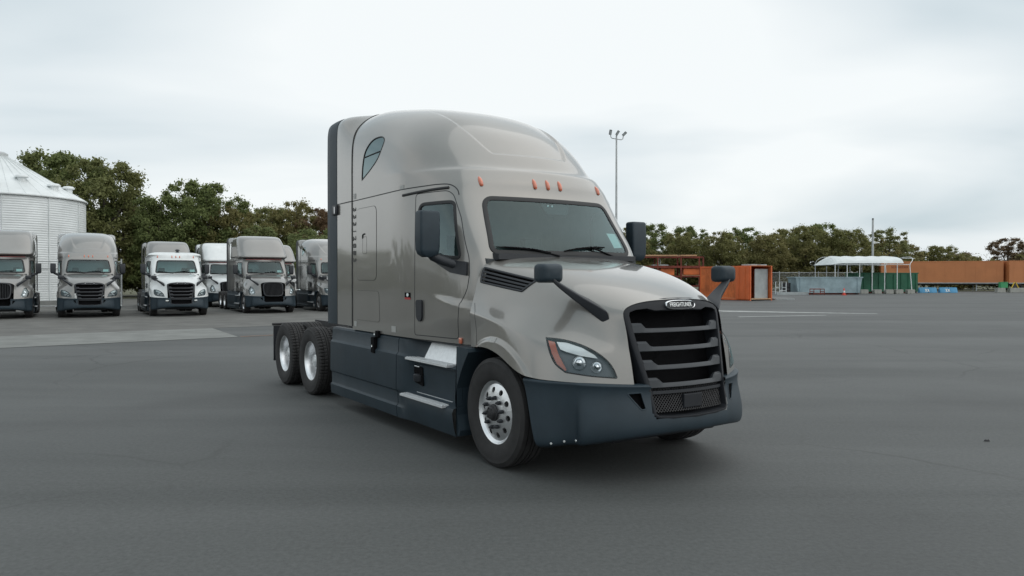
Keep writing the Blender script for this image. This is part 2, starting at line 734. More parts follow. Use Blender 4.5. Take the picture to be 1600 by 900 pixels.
FONT_CACHE = {}


def text_mesh(body, size, extrude=0.0015):
    cu = bpy.data.curves.new('lettering', 'FONT')
    cu.body = body
    cu.size = size
    cu.extrude = extrude
    cu.align_x = 'CENTER'
    cu.align_y = 'CENTER'
    o = bpy.data.objects.new('lettering', cu)
    COL.objects.link(o)
    dg = bpy.context.evaluated_depsgraph_get()
    me = bpy.data.meshes.new_from_object(o.evaluated_get(dg))
    bpy.data.objects.remove(o)
    bpy.data.curves.remove(cu)
    return me

# ------------------------------------------------------------------ the ground


def sheet(name, pts, z, mat):
    me = mesh(name, [(x, y, z) for x, y in pts], [tuple(range(len(pts)))])
    return kind(link(name, me, mat), 'structure')


M_CONC = simple('worn_concrete', (0.180, 0.186, 0.176), 0.85, 0, 0.22, 1.1, 0.2)
M_OLDASPH = simple('old_asphalt', (0.116, 0.115, 0.107), 0.85, 0, 0.28, 0.9, 0.2)
M_LINE = simple('worn_white_line', (0.34, 0.35, 0.34), 0.8, 0, 0.30, 2.5)
M_RUSTLINE = simple('worn_orange_line', (0.23, 0.15, 0.11), 0.8, 0, 0.30, 2.5)
M_VERGE = simple('verge_soil', (0.085, 0.085, 0.045), 0.95, 0, 0.4, 0.6, 0.3)

sheet('ground', [(-900, -300), (900, -300), (900, 1500), (-900, 1500)], 0.0, M_ASPH)
# older surface of the parking apron, parallel to the row of trucks
sheet('parking_apron', [(-10.35, 26.25), (-6.0, 29.6), (8.0, 40.4), (11.0, 62.0), (-60.0, 62.0), (-60.0, -12.0)], 0.004, M_OLDASPH)
sheet('concrete_strip', [(-8.1, 22.2), (-10.45, 26.15), (-34.1, 7.9), (-31.8, 3.9)], 0.008, M_CONC)
sheet('painted_line', [(-8.05, 22.25), (-3.0, 26.1), (-3.06, 26.22), (-8.12, 22.42)], 0.008, M_RUSTLINE)
sheet('painted_line', [(11.0, 39.0), (17.9, 36.6), (17.9, 37.0), (11.0, 40.6)], 0.004, M_LINE)
sheet('painted_line', [(10.2, 33.6), (14.8, 35.2), (14.8, 35.5), (10.2, 34.0)], 0.004, M_LINE)
sheet('verge', [(14, 101), (34, 96), (120, 108), (700, 200), (700, 1200), (-700, 1200), (-700, 64), (-30, 64), (0, 70)], 0.004, M_VERGE)

# ------------------------------------------------------------------ the trucks
# truck frame: x forward, y to the driver's side, z up, origin on the ground below the steer axle
DRIVE1, DRIVE2 = -5.19, -6.51


def contour_row(z, xf, w, rear, cr=0.55, n=2.8):
    xs = xf - cr
    pts = [(rear + (xs - rear) * k, w, z) for k in (0.0, 0.32, 0.62, 0.85)]
    for t in (4, 24, 42, 56, 68, 80, 90):
        t = R(t)
        pts.append((xs + cr * max(math.sin(t), 0) ** (2 / n), w * max(math.cos(t), 1e-9) ** (2 / n) if t < R(89.9) else 0.0, z))
    return pts


def cab_rows(kind_):
    rear = -3.42
    S = [(-3.42, 1.25), (-2.9, 1.25), (-2.4, 1.25), (-1.95, 1.252)]
    low = [
        (1.08, S + [(-1.6, 1.225), (-1.15, 1.188), (-.80, 1.17), (-.56, 1.10), (-.46, .95), (-.42, .5), (-.40, 0)]),
        (1.50, S + [(-1.6, 1.225), (-1.15, 1.188), (-.80, 1.165), (-.57, 1.09), (-.47, .95), (-.42, .5), (-.39, 0)]),
        (1.95, S + [(-1.6, 1.222), (-1.15, 1.182), (-.83, 1.15), (-.60, 1.07), (-.50, .94), (-.42, .5), (-.38, 0)]),
        (2.28, S + [(-1.6, 1.218), (-1.20, 1.172), (-.95, 1.13), (-.80, 1.055), (-.705, .925), (-.62, .48), (-.585, 0)]),
        (2.62, S + [(-1.65, 1.215), (-1.35, 1.165), (-1.15, 1.11), (-1.01, 1.03), (-.91, .90), (-.82, .46), (-.79, 0)]),
        (2.74, S + [(-1.68, 1.215), (-1.40, 1.16), (-1.20, 1.09), (-1.06, 1.00), (-.94, .86), (-.85, .44), (-.815, 0)]),
    ]
    hi_a = [
        (2.84, S + [(-1.70, 1.215), (-1.45, 1.155), (-1.27, 1.075), (-1.14, .98), (-1.01, .84), (-.91, .44), (-.875, 0)]),
        (2.91, S + [(-1.72, 1.21), (-1.50, 1.15), (-1.33, 1.065), (-1.20, .965), (-1.06, .82), (-.96, .44), (-.92, 0)]),
        (2.95, S + [(-1.76, 1.20), (-1.55, 1.135), (-1.40, 1.045), (-1.27, .94), (-1.13, .79), (-1.02, .43), (-.985, 0)]),
        (3.08, [(-3.42, 1.25), (-2.95, 1.25), (-2.5, 1.248), (-2.12, 1.235), (-1.85, 1.195), (-1.65, 1.125), (-1.50, 1.03), (-1.38, .93), (-1.24, .77), (-1.12, .42), (-1.08, 0)]),
        (3.25, [(-3.42, 1.248), (-3.0, 1.245), (-2.6, 1.24), (-2.25, 1.22), (-1.98, 1.18), (-1.79, 1.11), (-1.65, 1.02), (-1.53, .91), (-1.39, .74), (-1.27, .41), (-1.23, 0)]),
        (3.45, [(-3.42, 1.24), (-3.1, 1.235), (-2.8, 1.215), (-2.5, 1.18), (-2.24, 1.13), (-2.04, 1.06), (-1.89, .97), (-1.76, .86), (-1.60, .69), (-1.47, .39), (-1.43, 0)]),
        (3.63, [(-3.42, 1.20), (-3.2, 1.19), (-2.97, 1.165), (-2.74, 1.125), (-2.52, 1.07), (-2.33, .99), (-2.17, .90), (-2.03, .79), (-1.88, .63), (-1.77, .36), (-1.73, 0)]),
        (3.77, [(-3.42, 1.095), (-3.26, 1.085), (-3.10, 1.065), (-2.93, 1.03), (-2.76, .975), (-2.61, .905), (-2.47, .82), (-2.35, .715), (-2.23, .57), (-2.14, .32), (-2.10, 0)]),
        (3.87, [(-3.42, .955), (-3.31, .945), (-3.20, .93), (-3.08, .895), (-2.97, .845), (-2.87, .78), (-2.78, .70), (-2.69, .61), (-2.60, .48), (-2.54, .27), (-2.52, 0)]),
        (3.94, [(-3.42, .76), (-3.36, .75), (-3.29, .735), (-3.22, .705), (-3.16, .66), (-3.10, .60), (-3.05, .53), (-3.00, .45), (-2.96, .35), (-2.93, .19), (-2.92, 0)]),
        (3.97, [(-3.42, .45), (-3.39, .44), (-3.36, .425), (-3.33, .40), (-3.30, .37), (-3.27, .33), (-3.24, .29), (-3.22, .24), (-3.20, .18), (-3.19, .10), (-3.18, 0)]),
        (3.98, [(-3.42, 0), (-3.405, 0), (-3.39, 0), (-3.375, 0), (-3.36, 0), (-3.345, 0), (-3.335, 0), (-3.325, 0), (-3.315, 0), (-3.305, 0), (-3.30, 0)]),
    ]
    rows = [[(x, y, z) for x, y in p] for z, p in low]
    if kind_ == 'A':
        rows += [[(x, y, z) for x, y in p] for z, p in hi_a]
    elif kind_ == 'B':
        for z, xf, w in ((2.79, -.70, 1.19), (2.84, -.66, 1.215), (2.92, -.70, 1.22), (3.05, -.86, 1.21), (3.30, -1.08, 1.20), (3.55, -1.32, 1.18),
                         (3.78, -1.60, 1.13), (3.90, -1.86, 1.04), (3.96, -2.15, .90), (3.99, -2.6, .62), (4.0, -3.0, .02)):
            rows.append(contour_row(z, xf, w, rear, 0.62 if z < 3.9 else 0.4, 3.2))
    else:
        rear = -2.0
        for r_ in rows:
            for i, x in enumerate((-2.0, -1.93, -1.86, -1.78)):
                r_[i] = (x, 1.245, r_[i][2])
        for z, xf, w in ((2.84, -.875, 1.19), (2.90, -.95, 1.15), (2.95, -1.07, 1.05), (2.985, -1.25, .85), (3.0, -1.45, .55), (3.005, -1.7, .02)):
            rows.append(contour_row(z, xf, w, rear, 0.5 if z < 2.96 else 0.25, 3.2))
    return rows, rear


HOOD = [
    [(-.5, 1.16, 1.06), (-.15, 1.215, 1.10), (.2, 1.235, 1.045), (.5, 1.235, .91), (.78, 1.13, .885), (1.02, .87, .865), (1.2, .57, .85)],
    [(-.5, 1.16, 1.25), (-.15, 1.20, 1.25), (.2, 1.225, 1.20), (.5, 1.21, 1.10), (.75, 1.11, 1.05), (1.0, .85, 1.03), (1.17, .575, 1.03)],
    [(-.5, 1.170, 1.385), (-.15, 1.199, 1.355), (.2, 1.213, 1.30), (.49, 1.188, 1.225), (.73, 1.078, 1.165), (.975, .826, 1.14), (1.14, .579, 1.155)],
    [(-.5, 1.160, 1.44), (-.15, 1.182, 1.405), (.2, 1.186, 1.35), (.48, 1.148, 1.275), (.7, 1.04, 1.225), (.95, .80, 1.20), (1.13, .58, 1.22)],
    [(-.5, 1.10, 1.64), (-.15, 1.065, 1.58), (.2, 1.005, 1.52), (.48, .94, 1.47), (.7, .87, 1.41), (.9, .74, 1.36), (1.10, .585, 1.37)],
    [(-.5, 1.03, 1.86), (-.15, .97, 1.79), (.2, .91, 1.71), (.5, .85, 1.63), (.72, .78, 1.56), (.92, .68, 1.50), (1.07, .575, 1.475)],
    [(-.5, .80, 1.945), (-.15, .75, 1.885), (.2, .70, 1.82), (.5, .64, 1.745), (.74, .58, 1.67), (.95, .50, 1.59), (1.10, .42, 1.535)],
    [(-.46, .40, 1.965), (-.13, .38, 1.915), (.22, .35, 1.855), (.52, .32, 1.785), (.78, .29, 1.705), (.99, .25, 1.62), (1.135, .21, 1.555)],
    [(-.44, 0, 1.97), (-.12, 0, 1.92), (.23, 0, 1.86), (.53, 0, 1.795), (.79, 0, 1.715), (1.0, 0, 1.63), (1.145, 0, 1.56)],
]


def mirror_rows(rows):            # rows run from the kerb side to the centre line
    right = [[(x, -y, z) for x, y, z in r_] for r_ in rows]
    left = [[(x, y, z) for x, y, z in r_] for r_ in rows[:-1]][::-1]
    return right + left


def mirror_cols(rows):            # columns run from the kerb side to the centre line
    return [[(x, -y, z) for x, y, z in r_] + [(x, y, z) for x, y, z in r_[:-1]][::-1] for r_ in rows]


def gx(y, z):
    return 1.22 - (z - .84) * .234 + .08 * (1 - (y / .52) ** 2)


# ---- wheels (shared meshes; local frame: axle along y, outer side at -y)
def tyre_mesh(drive):
    b = MB()
    ro = 0.507
    half = 0.139
    sidew = [(.285, -.100), (.292, -.118), (.305, -.126), (.330, -.136), (.385, -.146), (.420, -.147), (.452, -.143), (.462, -.1445), (.468, -.141), (.486, -.131)]
    n = 240
    ys = [-.122, -.085, -.082, -.070, -.067, -.027, -.024, -.012, -.009, .009, .012, .024, .027, .067, .070, .082, .085, .122]
    dep = [0, 0, 1, 1, 0, 0, 1, 1, 0, 0, 1, 1, 0, 0, 1, 1, 0, 0]
    prof_r = sidew + [(None, i) for i in range(len(ys))] + [(r_, -a) for r_, a in sidew[::-1]] + [(.285, .05), (.285, -.05)]
    m = len(prof_r)
    V = np.zeros((n, m, 3))
    for k in range(n):
        q = 2 * PI * k / n
        for j, (r_, a) in enumerate(prof_r):
            if r_ is None:
                y = ys[a]
                rr = ro - 0.012 * dep[a] - 0.010 * (abs(y) / half) ** 3
                if drive and abs(y) > 0.03 and (k % 4 == (0 if y < 0 else 2)):
                    rr -= 0.013
            else:
                rr, y = r_, a
                if drive and r_ > .484 and (k % 4 == (0 if y < 0 else 2)):
                    rr -= 0.012
            V[k, j] = (rr * math.cos(q), y, rr * math.sin(q))
    idx = np.arange(n * m).reshape(n, m)
    nx = np.roll(idx, -1, 0)
    ny = np.roll(idx, -1, 1)
    nxy = np.roll(nx, -1, 1)
    F = np.stack([idx, ny, nxy, nx], -1).reshape(-1, 4)
    me = mesh('tyre', V.reshape(-1, 3), F, 28)
    me.materials.append(M_TYRE)
    return me


def disc_with_holes(b, r0, r1, rh, hole_r, yf, n=10, seg=16):
    """annular wheel disc with n hand holes; yf(r) gives the depth"""
    for s in range(n):
        a0 = 2 * PI * s / n
        da = PI / n
        ring, hole = [], []
        per = seg // 4
        corner = [(r0, -da), (r1, -da), (r1, da), (r0, da)]
        for c in range(4):
            p, q = corner[c], corner[(c + 1) % 4]
            for k in range(per):
                t = k / per
                ring.append((p[0] + (q[0] - p[0]) * t, p[1] + (q[1] - p[1]) * t))
        for r_, a in ring:
            lx, ly = r_ - rh, a * rh
            an = math.atan2(ly, lx)
            hole.append((rh + hole_r * math.cos(an), hole_r * math.sin(an) / rh))
        v = []
        for r_, a in ring + hole + hole:
            v.append([r_, a])
        vv = []
        for i, (r_, a) in enumerate(v):
            y = yf(r_) + (0.02 if i >= 2 * len(ring) else 0.0)
            vv.append((r_ * math.cos(a0 + a), y, r_ * math.sin(a0 + a)))
        L = len(ring)
        f = []
        for i in range(L):
            j = (i + 1) % L
            f.append((i, j, L + j, L + i))
            f.append((L + i, L + j, 2 * L + j, 2 * L + i))
        b.add(vv, f)


def steer_rim_mesh():
    b = MB()
    b.lathe([(.262, .09), (.268, -.02), (.272, -.090), (.290, -.100), (.299, -.108), (.301, -.114), (.297, -.119), (.287, -.116), (.276, -.100), (.262, -.092)], 64)
    yf = lambda r_: -.092 - .030 * math.sin(max(0, min(1, (.262 - r_) / .14)) * PI / 2)
    disc_with_holes(b, .150, .262, .208, .027, yf)
    b.lathe([(.150, yf(.150)), (.135, -.125), (.10, -.128), (.0, -.128)], 40)
    return b.me('rim', M_ALU, 40)


def drive_rim_mesh():
    b = MB()
    b.lathe([(.262, .10), (.262, .045), (.268, -.02), (.272, -.085), (.290, -.100), (.299, -.108), (.301, -.114), (.297, -.119), (.286, -.116), (.268, -.09), (.258, -.03), (.252, .03), (.245, .045)], 64)
    yf = lambda r_: .045 - .008 * math.sin((.245 - r_) / .1 * PI / 2)
    disc_with_holes(b, .145, .245, .200, .020, yf)
    b.lathe([(.145, .037), (.0, .037)], 40)
    return b.me('rim', M_ALU, 40)


def hub_mesh(drive):
    b = MB()
    if drive:
        b.lathe([(.095, .035), (.092, -.045), (.082, -.055), (.06, -.058), (.055, -.072), (.02, -.075), (.0, -.075)], 28)
    else:
        b.lathe([(.080, -.125), (.077, -.145), (.064, -.150), (.058, -.172), (.048, -.178), (.0, -.180)], 28)
        for k in range(6):
            q = 2 * PI * k / 6
            b.box(.045 * math.cos(q) - .008, .045 * math.cos(q) + .008, -.184, -.176, .045 * math.sin(q) - .008, .045 * math.sin(q) + .008)
    return b.me('hub', M_ALUR if drive else M_STEEL, 35)


def nut_mesh(drive):
    b = MB()
    if drive:
        b.lathe([(.019, .040), (.018, .0), (.010, -.012), (0, -.014)], 8)
    else:
        b.lathe([(.019, -.122), (.018, -.145), (.013, -.162), (.006, -.174), (0, -.176)], 10)
    return b.me('lug_nut', M_STEEL if drive else M_DARK, 40)


WM = dict(steer_tyre=tyre_mesh(False), drive_tyre=tyre_mesh(True), steer_rim=steer_rim_mesh(), drive_rim=drive_rim_mesh(),
          steer_hub=hub_mesh(False), drive_hub=hub_mesh(True), steer_nut=nut_mesh(False), drive_nut=nut_mesh(True))


def add_wheel(root, x, y, drive, side, nuts=True, turn=0.0):
    """side -1: kerb side; the wheel is a part with tyre, rim, hub and nuts"""
    t = 'drive' if drive else 'steer'
    w = link('wheel', WM[t + '_rim'], None, root)
    w.location = (x, y, .505)
    w.rotation_euler = (0, turn, 0 if side < 0 else PI)
    link('tyre', WM[t + '_tyre'], None, w)
    link('hub', WM[t + '_hub'], None, w)
    if nuts:
        for k in range(10):
            q = 2 * PI * (k + .5) / 10
            o = link('lug_nut', WM[t + '_nut'], None, w)
            rr = .138 if not drive else .143
            o.location = (rr * math.cos(q), 0, rr * math.sin(q))
    if drive:
        i = link('inner_tyre', WM['drive_tyre'], None, w)
        i.location = (0, .335, 0)
    return w


def build_truck(root, kind_, P, full):
    q = 1.0 if full else 0.42
    W = root
    rows, rear = cab_rows(kind_)
    G = bspline_grid(mirror_cols(rows), int(len(rows) * 20 * q), int(380 * q))
    GN = -grid_normals(G)
    gX, gY, gZ = G[..., 0], np.abs(G[..., 1]), G[..., 2]
    sm = lambda a, b, v: (lambda k: k * k * (3 - 2 * k))(np.clip((v - a) / (b - a), 0, 1))
    if kind_ == 'A':       # sunken field in the forehead of the roof
        sdist = np.minimum(np.interp(gZ, [3.1, 3.2, 3.31, 3.46, 3.8], [.50, .565, .615, .67, .72]) - gY, gZ - 3.105)
        kk = sm(0, .035, sdist) * (1 - sm(3.48, 3.78, gZ)) * (gX > -2.6)
        G = G - GN * (.024 * kk)[..., None]
    zc_ = 1.575 - .13 * (gX + 1.27)      # swage line that rises out of the door
    kk = sm(-1.35, -.7, gX) * (1 - sm(-.035, .015, gZ - zc_)) * (gY > .9) * sm(1.1, 1.35, gZ)
    G = G + GN * (.022 * kk)[..., None]
    S = Surf(G, flip=True)
    x, y, z = S.C[:, 0], S.C[:, 1], S.C[:, 2]
    ay = np.abs(y)
    # ---- openings
    ws = rpoly([(-.905, 2.0), (.905, 2.0), (.80, 2.578), (-.80, 2.578)], [.09, .09, .10, .10], .03)
    dw = rpoly([(-1.55, 2.545), (-1.0, 2.54), (-.755, 1.945), (-1.05, 1.965), (-1.55, 2.03)], [.10, .06, .07, .05, .08], .025)
    door = rpoly([(-1.62, 1.12), (-.745, 1.13), (-.72, 1.50), (-.645, 1.62), (-.625, 1.78), (-.65, 1.95), (-.86, 2.36), (-1.04, 2.62), (-1.12, 2.665), (-1.62, 2.665)],
                 [.04, .05, .03, .05, .05, .05, .05, .06, .05, .05], .03)
    in_ws = inside(ws, y, z) & (x > -1.2) & (z > 1.9)
    in_dw = inside(dw, x, z) & (ay > .95)
    in_door = inside(door, x, z) & (ay > .95)
    roof = z > 2.725
    uw = smooth_path([(-3.09, 2.975), (-3.07, 3.14), (-3.01, 3.30), (-2.88, 3.405), (-2.75, 3.45), (-2.58, 3.445), (-2.49, 3.37), (-2.58, 3.20), (-2.80, 3.08), (-3.09, 2.975)], 6)[:-1]
    in_uw = inside(uw, x, z) & (ay > .95) if kind_ == 'A' else np.zeros(len(x), bool)
    opening = in_ws | in_dw | in_uw
    cab = S.part('cab_shell', ~opening & ~in_door & ~roof, P, W)
    rf = S.part('roof_fairing' if kind_ != 'C' else 'cab_roof', roof & ~in_uw, P, W)
    # cabin lining: the inner skin of the cab
    if full:
        S.part('cabin_lining', ~opening & (z < 3.0) & (x > -2.4), M_LINER, W, offset=-0.035)
    # back wall closes the box
    col0 = G[:, 0]
    back = [(rear, p[1], p[2]) for p in col0] + [(rear, -p[1], p[2]) for p in col0[::-1]]
    MB().add(back, [tuple(range(len(back)))]).build('back_wall', P, W, None)
    MB().box(rear + .02, -.45, -1.18, 1.18, 1.06, 1.075).build('cab_floor', M_DARK, W, None)
    # ---- glass
    wsp = S.front()
    wo = patch('windshield', ws, wsp, 0.004, M_GLASS, W, 0.06)
    ribbon('gasket', ws, wsp, .058, .014, M_SEAL, wo)
    for s in (-1, 1):
        sp = S.side(s)
        d = S.part('door', in_door & ~in_dw & (y * s > 0), P, W)
        g = patch('door_window', dw, sp, -0.006, M_DGLASS, d, 0.06)
        ribbon('window_seal', dw, sp, .040, .006, M_SEAL, d)
        ribbon('door_seam', door, sp, .010, .0015, M_SEAL, d)
        hd = MB()
        hh = rpoly([(-1.57, 1.505), (-1.445, 1.51), (-1.445, 1.31), (-1.49, 1.262), (-1.56, 1.31)], .035, .02)
        patch('door_handle', hh, sp, .022, M_DARK, d, .05, .03)
        # sail panel and mirror
        sail = rpoly([(-.655, 1.905), (-.645, 1.765), (-.88, 1.80), (-1.28, 1.95), (-1.20, 2.015), (-.82, 1.918)], [.02, .02, .02, .03, .03, .04], .03)
        mr = patch('mirror_mount', sail, sp, .03, M_DARK, W, .06, .035)
        a = MB()
        a.tube([(-.80, s * 1.13, 1.87), (-.90, s * 1.24, 1.915), (-.96, s * 1.34, 1.965), (-.95, s * 1.40, 2.02)], [.045, .05, .05, .045], 10)
        a.build('mirror_arm', M_DARK, mr, 50)
        hb = MB()
        sec = []
        for zz, x0, x1, y0, y1 in ((1.955, -.98, -.90, 1.36, 1.46), (1.985, -1.00, -.88, 1.31, 1.50), (2.03, -1.01, -.875, 1.298, 1.515), (2.2, -1.01, -.87, 1.295, 1.518),
                                   (2.395, -1.01, -.875, 1.295, 1.515), (2.414, -1.005, -.88, 1.30, 1.51), (2.422, -.99, -.89, 1.31, 1.50)):
            rr = rpoly([(x0, y0), (x1, y0), (x1, y1), (x0, y1)], [.012, .03, .03, .012], .5)
            sec.append([(p[0], s * p[1], zz) for p in rr])
        loft(hb, sec)
        mh = hb.build('mirror_head', M_PLASTIC if full else M_DARK, mr, 50)
        MB().box(-1.016, -1.011, min(s * 1.315, s * 1.495), max(s * 1.315, s * 1.495), 2.06, 2.38).build('mirror_glass', M_CHROME, mh, None)
        # drip rail above the door, roof seam
        if kind_ != 'C':
            ribbon('drip_rail', resample([(-1.88, 2.672), (-1.5, 2.686), (-1.12, 2.696)], .05), sp, .030, .014, M_SEAL, cab, False)
        ribbon('roof_seam', resample([(rear + .01, 2.738), (-1.45, 2.742)] + smooth_path([(-1.30, 2.744), (-1.16, 2.738), (-1.08, 2.712), (-1.02, 2.665), (-.985, 2.61)], 4), .03), sp, .013, .0025, M_SEAL, cab, False)
    # ---- hood
    HG = bspline_grid(mirror_rows(HOOD), int(330 * q), int(150 * q))
    HN = -grid_normals(HG)
    ra = np.hypot(HG[..., 0] - .02, HG[..., 2] - .46)
    kk = (1 - sm(.70, .745, ra)) * (np.abs(HG[..., 1]) > 1.0)
    HG = HG + HN * (.020 * kk)[..., None]
    H = Surf(HG, flip=True)
    hx, hy, hz = H.C[:, 0], H.C[:, 1], H.C[:, 2]
    q7 = .70710678
    hs = ((hx - .9) - (np.abs(hy) - .9)) * q7
    if kind_ == 'B':
        lamp = rpoly([(-.26, 1.34), (-.12, 1.30), (.06, 1.14), (.16, .95), (-.05, .92), (-.19, .97), (-.27, 1.12)], [.02, .08, .08, .03, .06, .06, .06], .02)
    else:
        lamp = smooth_path([(-.304, 1.232), (-.155, 1.218), (-.01, 1.183), (.12, 1.127), (.222, 1.053), (.278, .978), (.304, .915)], 5) + \
            smooth_path([(.30, .910), (.10, .925), (-.113, .953)], 5) + smooth_path([(-.125, .957), (-.205, 1.017), (-.252, 1.095), (-.30, 1.225)], 5)[:-1]
        lamp = resample(lamp, .02, True)
    in_lamp = inside(lamp, hs, hz) & (hx > .3)
    vent = rpoly([(-.47, 1.845), (.225, 1.722), (.13, 1.622), (-.44, 1.705)], [.012] * 4, .03)
    in_vent = inside(vent, hx, hz) & (np.abs(hy) > .8) if kind_ != 'B' else np.zeros(len(hx), bool)
    hood = H.part('hood', ~in_lamp & ~in_vent, P, W)
    if full:
        H.part('hood_liner', (hz < 1.5) & ~in_lamp, M_BLACK, W, offset=-.03)
    for s in (-1, 1):
        sp, dp = H.side(s), H.diag(s)
        # fender lip
        lip = [tuple(p) for p in (HG[0] if s < 0 else HG[-1])]
        # lamp unit
        hl = patch('headlight', lamp, dp, .004, M_LENS, W, .05)
        ribbon('lamp_trim', lamp, dp, .012, .004, M_SEAL, hl)
        patch('lamp_housing', lamp, dp, -.060, M_HOUSE if kind_ != 'B' else M_LAMPW, hl, .05)
        if kind_ != 'B':
            amb = [(-.285, 1.218), (-.225, 1.205), (-.185, 1.10), (-.112, .975), (-.122, .966), (-.198, 1.022), (-.242, 1.10)]
            patch('indicator', resample(amb, .02, True), dp, -.012, M_AMBER if full else M_HOUSE, hl, .04, .02)
            drl = [(-.210, 1.208), (-.12, 1.202), (.01, 1.162), (.12, 1.100), (.145, 1.072), (.0, 1.094), (-.12, 1.126), (-.172, 1.145)]
            patch('light_guide', resample(drl, .02, True), dp, -.014, M_LAMPW, hl, .04, .02)
            for cs, cz, rr in ((-.01, 1.030, .056), (.135, .998, .046)):
                c, nn = dp((cs, cz))
                nn = Vector((.74, s * .67, .05)).normalized()
                b = MB()
                b.lathe([(rr * 1.05, -.045), (rr * 1.12, 0), (rr * 1.0, .012), (rr * .92, 0), (rr * .90, -.03), (rr * .6, -.028), (rr * .45, -.012), (0, -.004)], 24, 'x')
                o = b.build('projector', M_CHROME, hl, 40)
                o.location = c - nn * .03
                o.rotation_euler = nn.to_track_quat('X', 'Z').to_euler()
        else:
            for cs, cz in ((-.10, 1.16), (.0, 1.04)):
                c, nn = dp((cs, cz))
                o = MB().lathe([(.07, 0), (.06, -.03), (.03, -.045), (0, -.04)], 16, 'x').build('reflector', M_CHROME, hl, 40)
                o.location = c - nn * .015
                o.rotation_euler = nn.to_track_quat('X', 'Z').to_euler()
        # side vent with louvres
        if kind_ != 'B':
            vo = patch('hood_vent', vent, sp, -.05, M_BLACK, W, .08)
            ribbon('vent_frame', vent, sp, .022, .010, M_DARK, vo)
            for k in range(3):
                t = .25 + .25 * k
                a0 = (-.465 + .02 * t, 1.845 * (1 - t) + 1.705 * t)
                a1 = (.21 - .09 * t, 1.722 * (1 - t) + 1.622 * t)
                ribbon('louvre', resample([a0, a1], .05), sp, .022, .004, M_DARK, vo, False)
        # hood mirror on its long arm
        c0, n0 = sp((.86, 1.43)) if False else H.hit((.86, s * 3, 1.445), (0, -s, 0))
        ar = MB()
        sec = []
        for (cx, cy, cz), wv, wh in (((.92, .655, 1.42), .085, .080), ((.875, .725, 1.47), .088, .080), ((.825, .82, 1.54), .060, .062), ((.79, .93, 1.615), .044, .050), ((.765, 1.04, 1.69), .034, .036), ((.75, 1.09, 1.735), .032, .033)):
            rr = rpoly([(-wv, -wh), (wv, -wh), (wv, wh), (-wv, wh)], .02, .5)
            # section spanned by forward axis and the arm's own upright
            sec.append([(cx + p[0] * .85, s * (cy + p[1] * .35 + p[0] * .10), cz + p[1] * .9 - p[0] * .35) for p in rr])
        loft(ar, sec)
        arm = ar.build('hood_mirror_arm', M_DARK, W, 50)
        hm = MB()
        sec = []
        for t_, k in ((-.075, .72), (-.06, .92), (-.03, 1.0), (.02, 1.0), (.06, .93), (.085, .75), (.095, .5)):
            rr = rpoly([(-.115 * k, -.082 * k), (.115 * k, -.082 * k), (.115 * k, .082 * k), (-.115 * k, .082 * k)], .045 * k, .5)
            sec.append([(.69 + t_, s * (1.085 + p[0]), 1.785 + p[1]) for p in rr])
        loft(hm, sec)
        hm.build('hood_mirror_head', M_PLASTIC if full else M_DARK, arm, 50)
    # ---- grille
    build_grille(W, kind_, full)
    # ---- bumper
    build_bumper(W, full)
    # ---- cowl: cab base between hood and glass
    if full:
        MB().prism([(-.56, 1.90), (-.40, 1.93), (-.40, 1.985), (-.56, 1.995)], 'y', -.90, .90).build('cowl', M_DARK, W, None)
    # ---- wheels
    for s in (-1, 1):
        add_wheel(W, 0.0, s * 1.075, False, s, full, .13)
        for xd in (DRIVE1, DRIVE2):
            add_wheel(W, xd, s * 1.115, True, s, full, .21)
    # ---- chassis
    for s in (-1, 1):
        MB().box(-7.35, .7, s * .40 - .045, s * .40 + .045, .74, 1.0).build('frame_rail', M_STEEL, W, None)
        MB().box(-7.16, -7.14, min(s * .62, s * 1.24), max(s * .62, s * 1.24), .33, .93, .004).build('mud_flap', M_DARK, W, None)
        MB().tube([(-7.15, s * .4, .955), (-7.15, s * 1.26, .955)], .022, 8).build('mud_flap_hanger', M_STEEL, W, 50)
    for xd in (0.0, DRIVE1, DRIVE2):
        b = MB()
        b.tube([(xd, -.95, .505), (xd, .95, .505)], .07, 10)
        if xd < 0:
            b.lathe([(0, -.2), (.14, -.18), (.22, -.08), (.24, 0), (.22, .08), (.14, .18), (0, .2)], 16, 'x', (xd, 0, .52))
        b.build('axle', M_STEEL, W, 40)
    b = MB().box(-6.35, -5.40, -.47, .47, 1.13, 1.20, .02)
    b.box(-6.05, -5.65, -.40, -.30, 1.0, 1.14).box(-6.05, -5.65, .30, .40, 1.0, 1.14)
    b.build('fifth_wheel', M_STEEL, W, 40)
    MB().box(-4.95, -3.9, -.60, .60, 1.015, 1.045, .006).build('deck_plate', M_ALUR, W, None)
    MB().box(-4.05, -3.55, -.75, .75, .50, .74, .02).build('battery_box', M_DARK, W, None)
    MB().box(-2.2, 1.0, -.42, .42, .42, 1.1).build('engine_block', M_BLACK, W, None)
    for s in (-1, 1):
        MB().lathe([(0, -1.1), (.30, -1.1), (.32, -1.08), (.32, 1.08), (.30, 1.1), (0, 1.1)], 20, 'x', (-2.9, s * .87, .62)).build('fuel_tank', M_ALUR, W, 40)
    build_skirts(W, kind_, full)
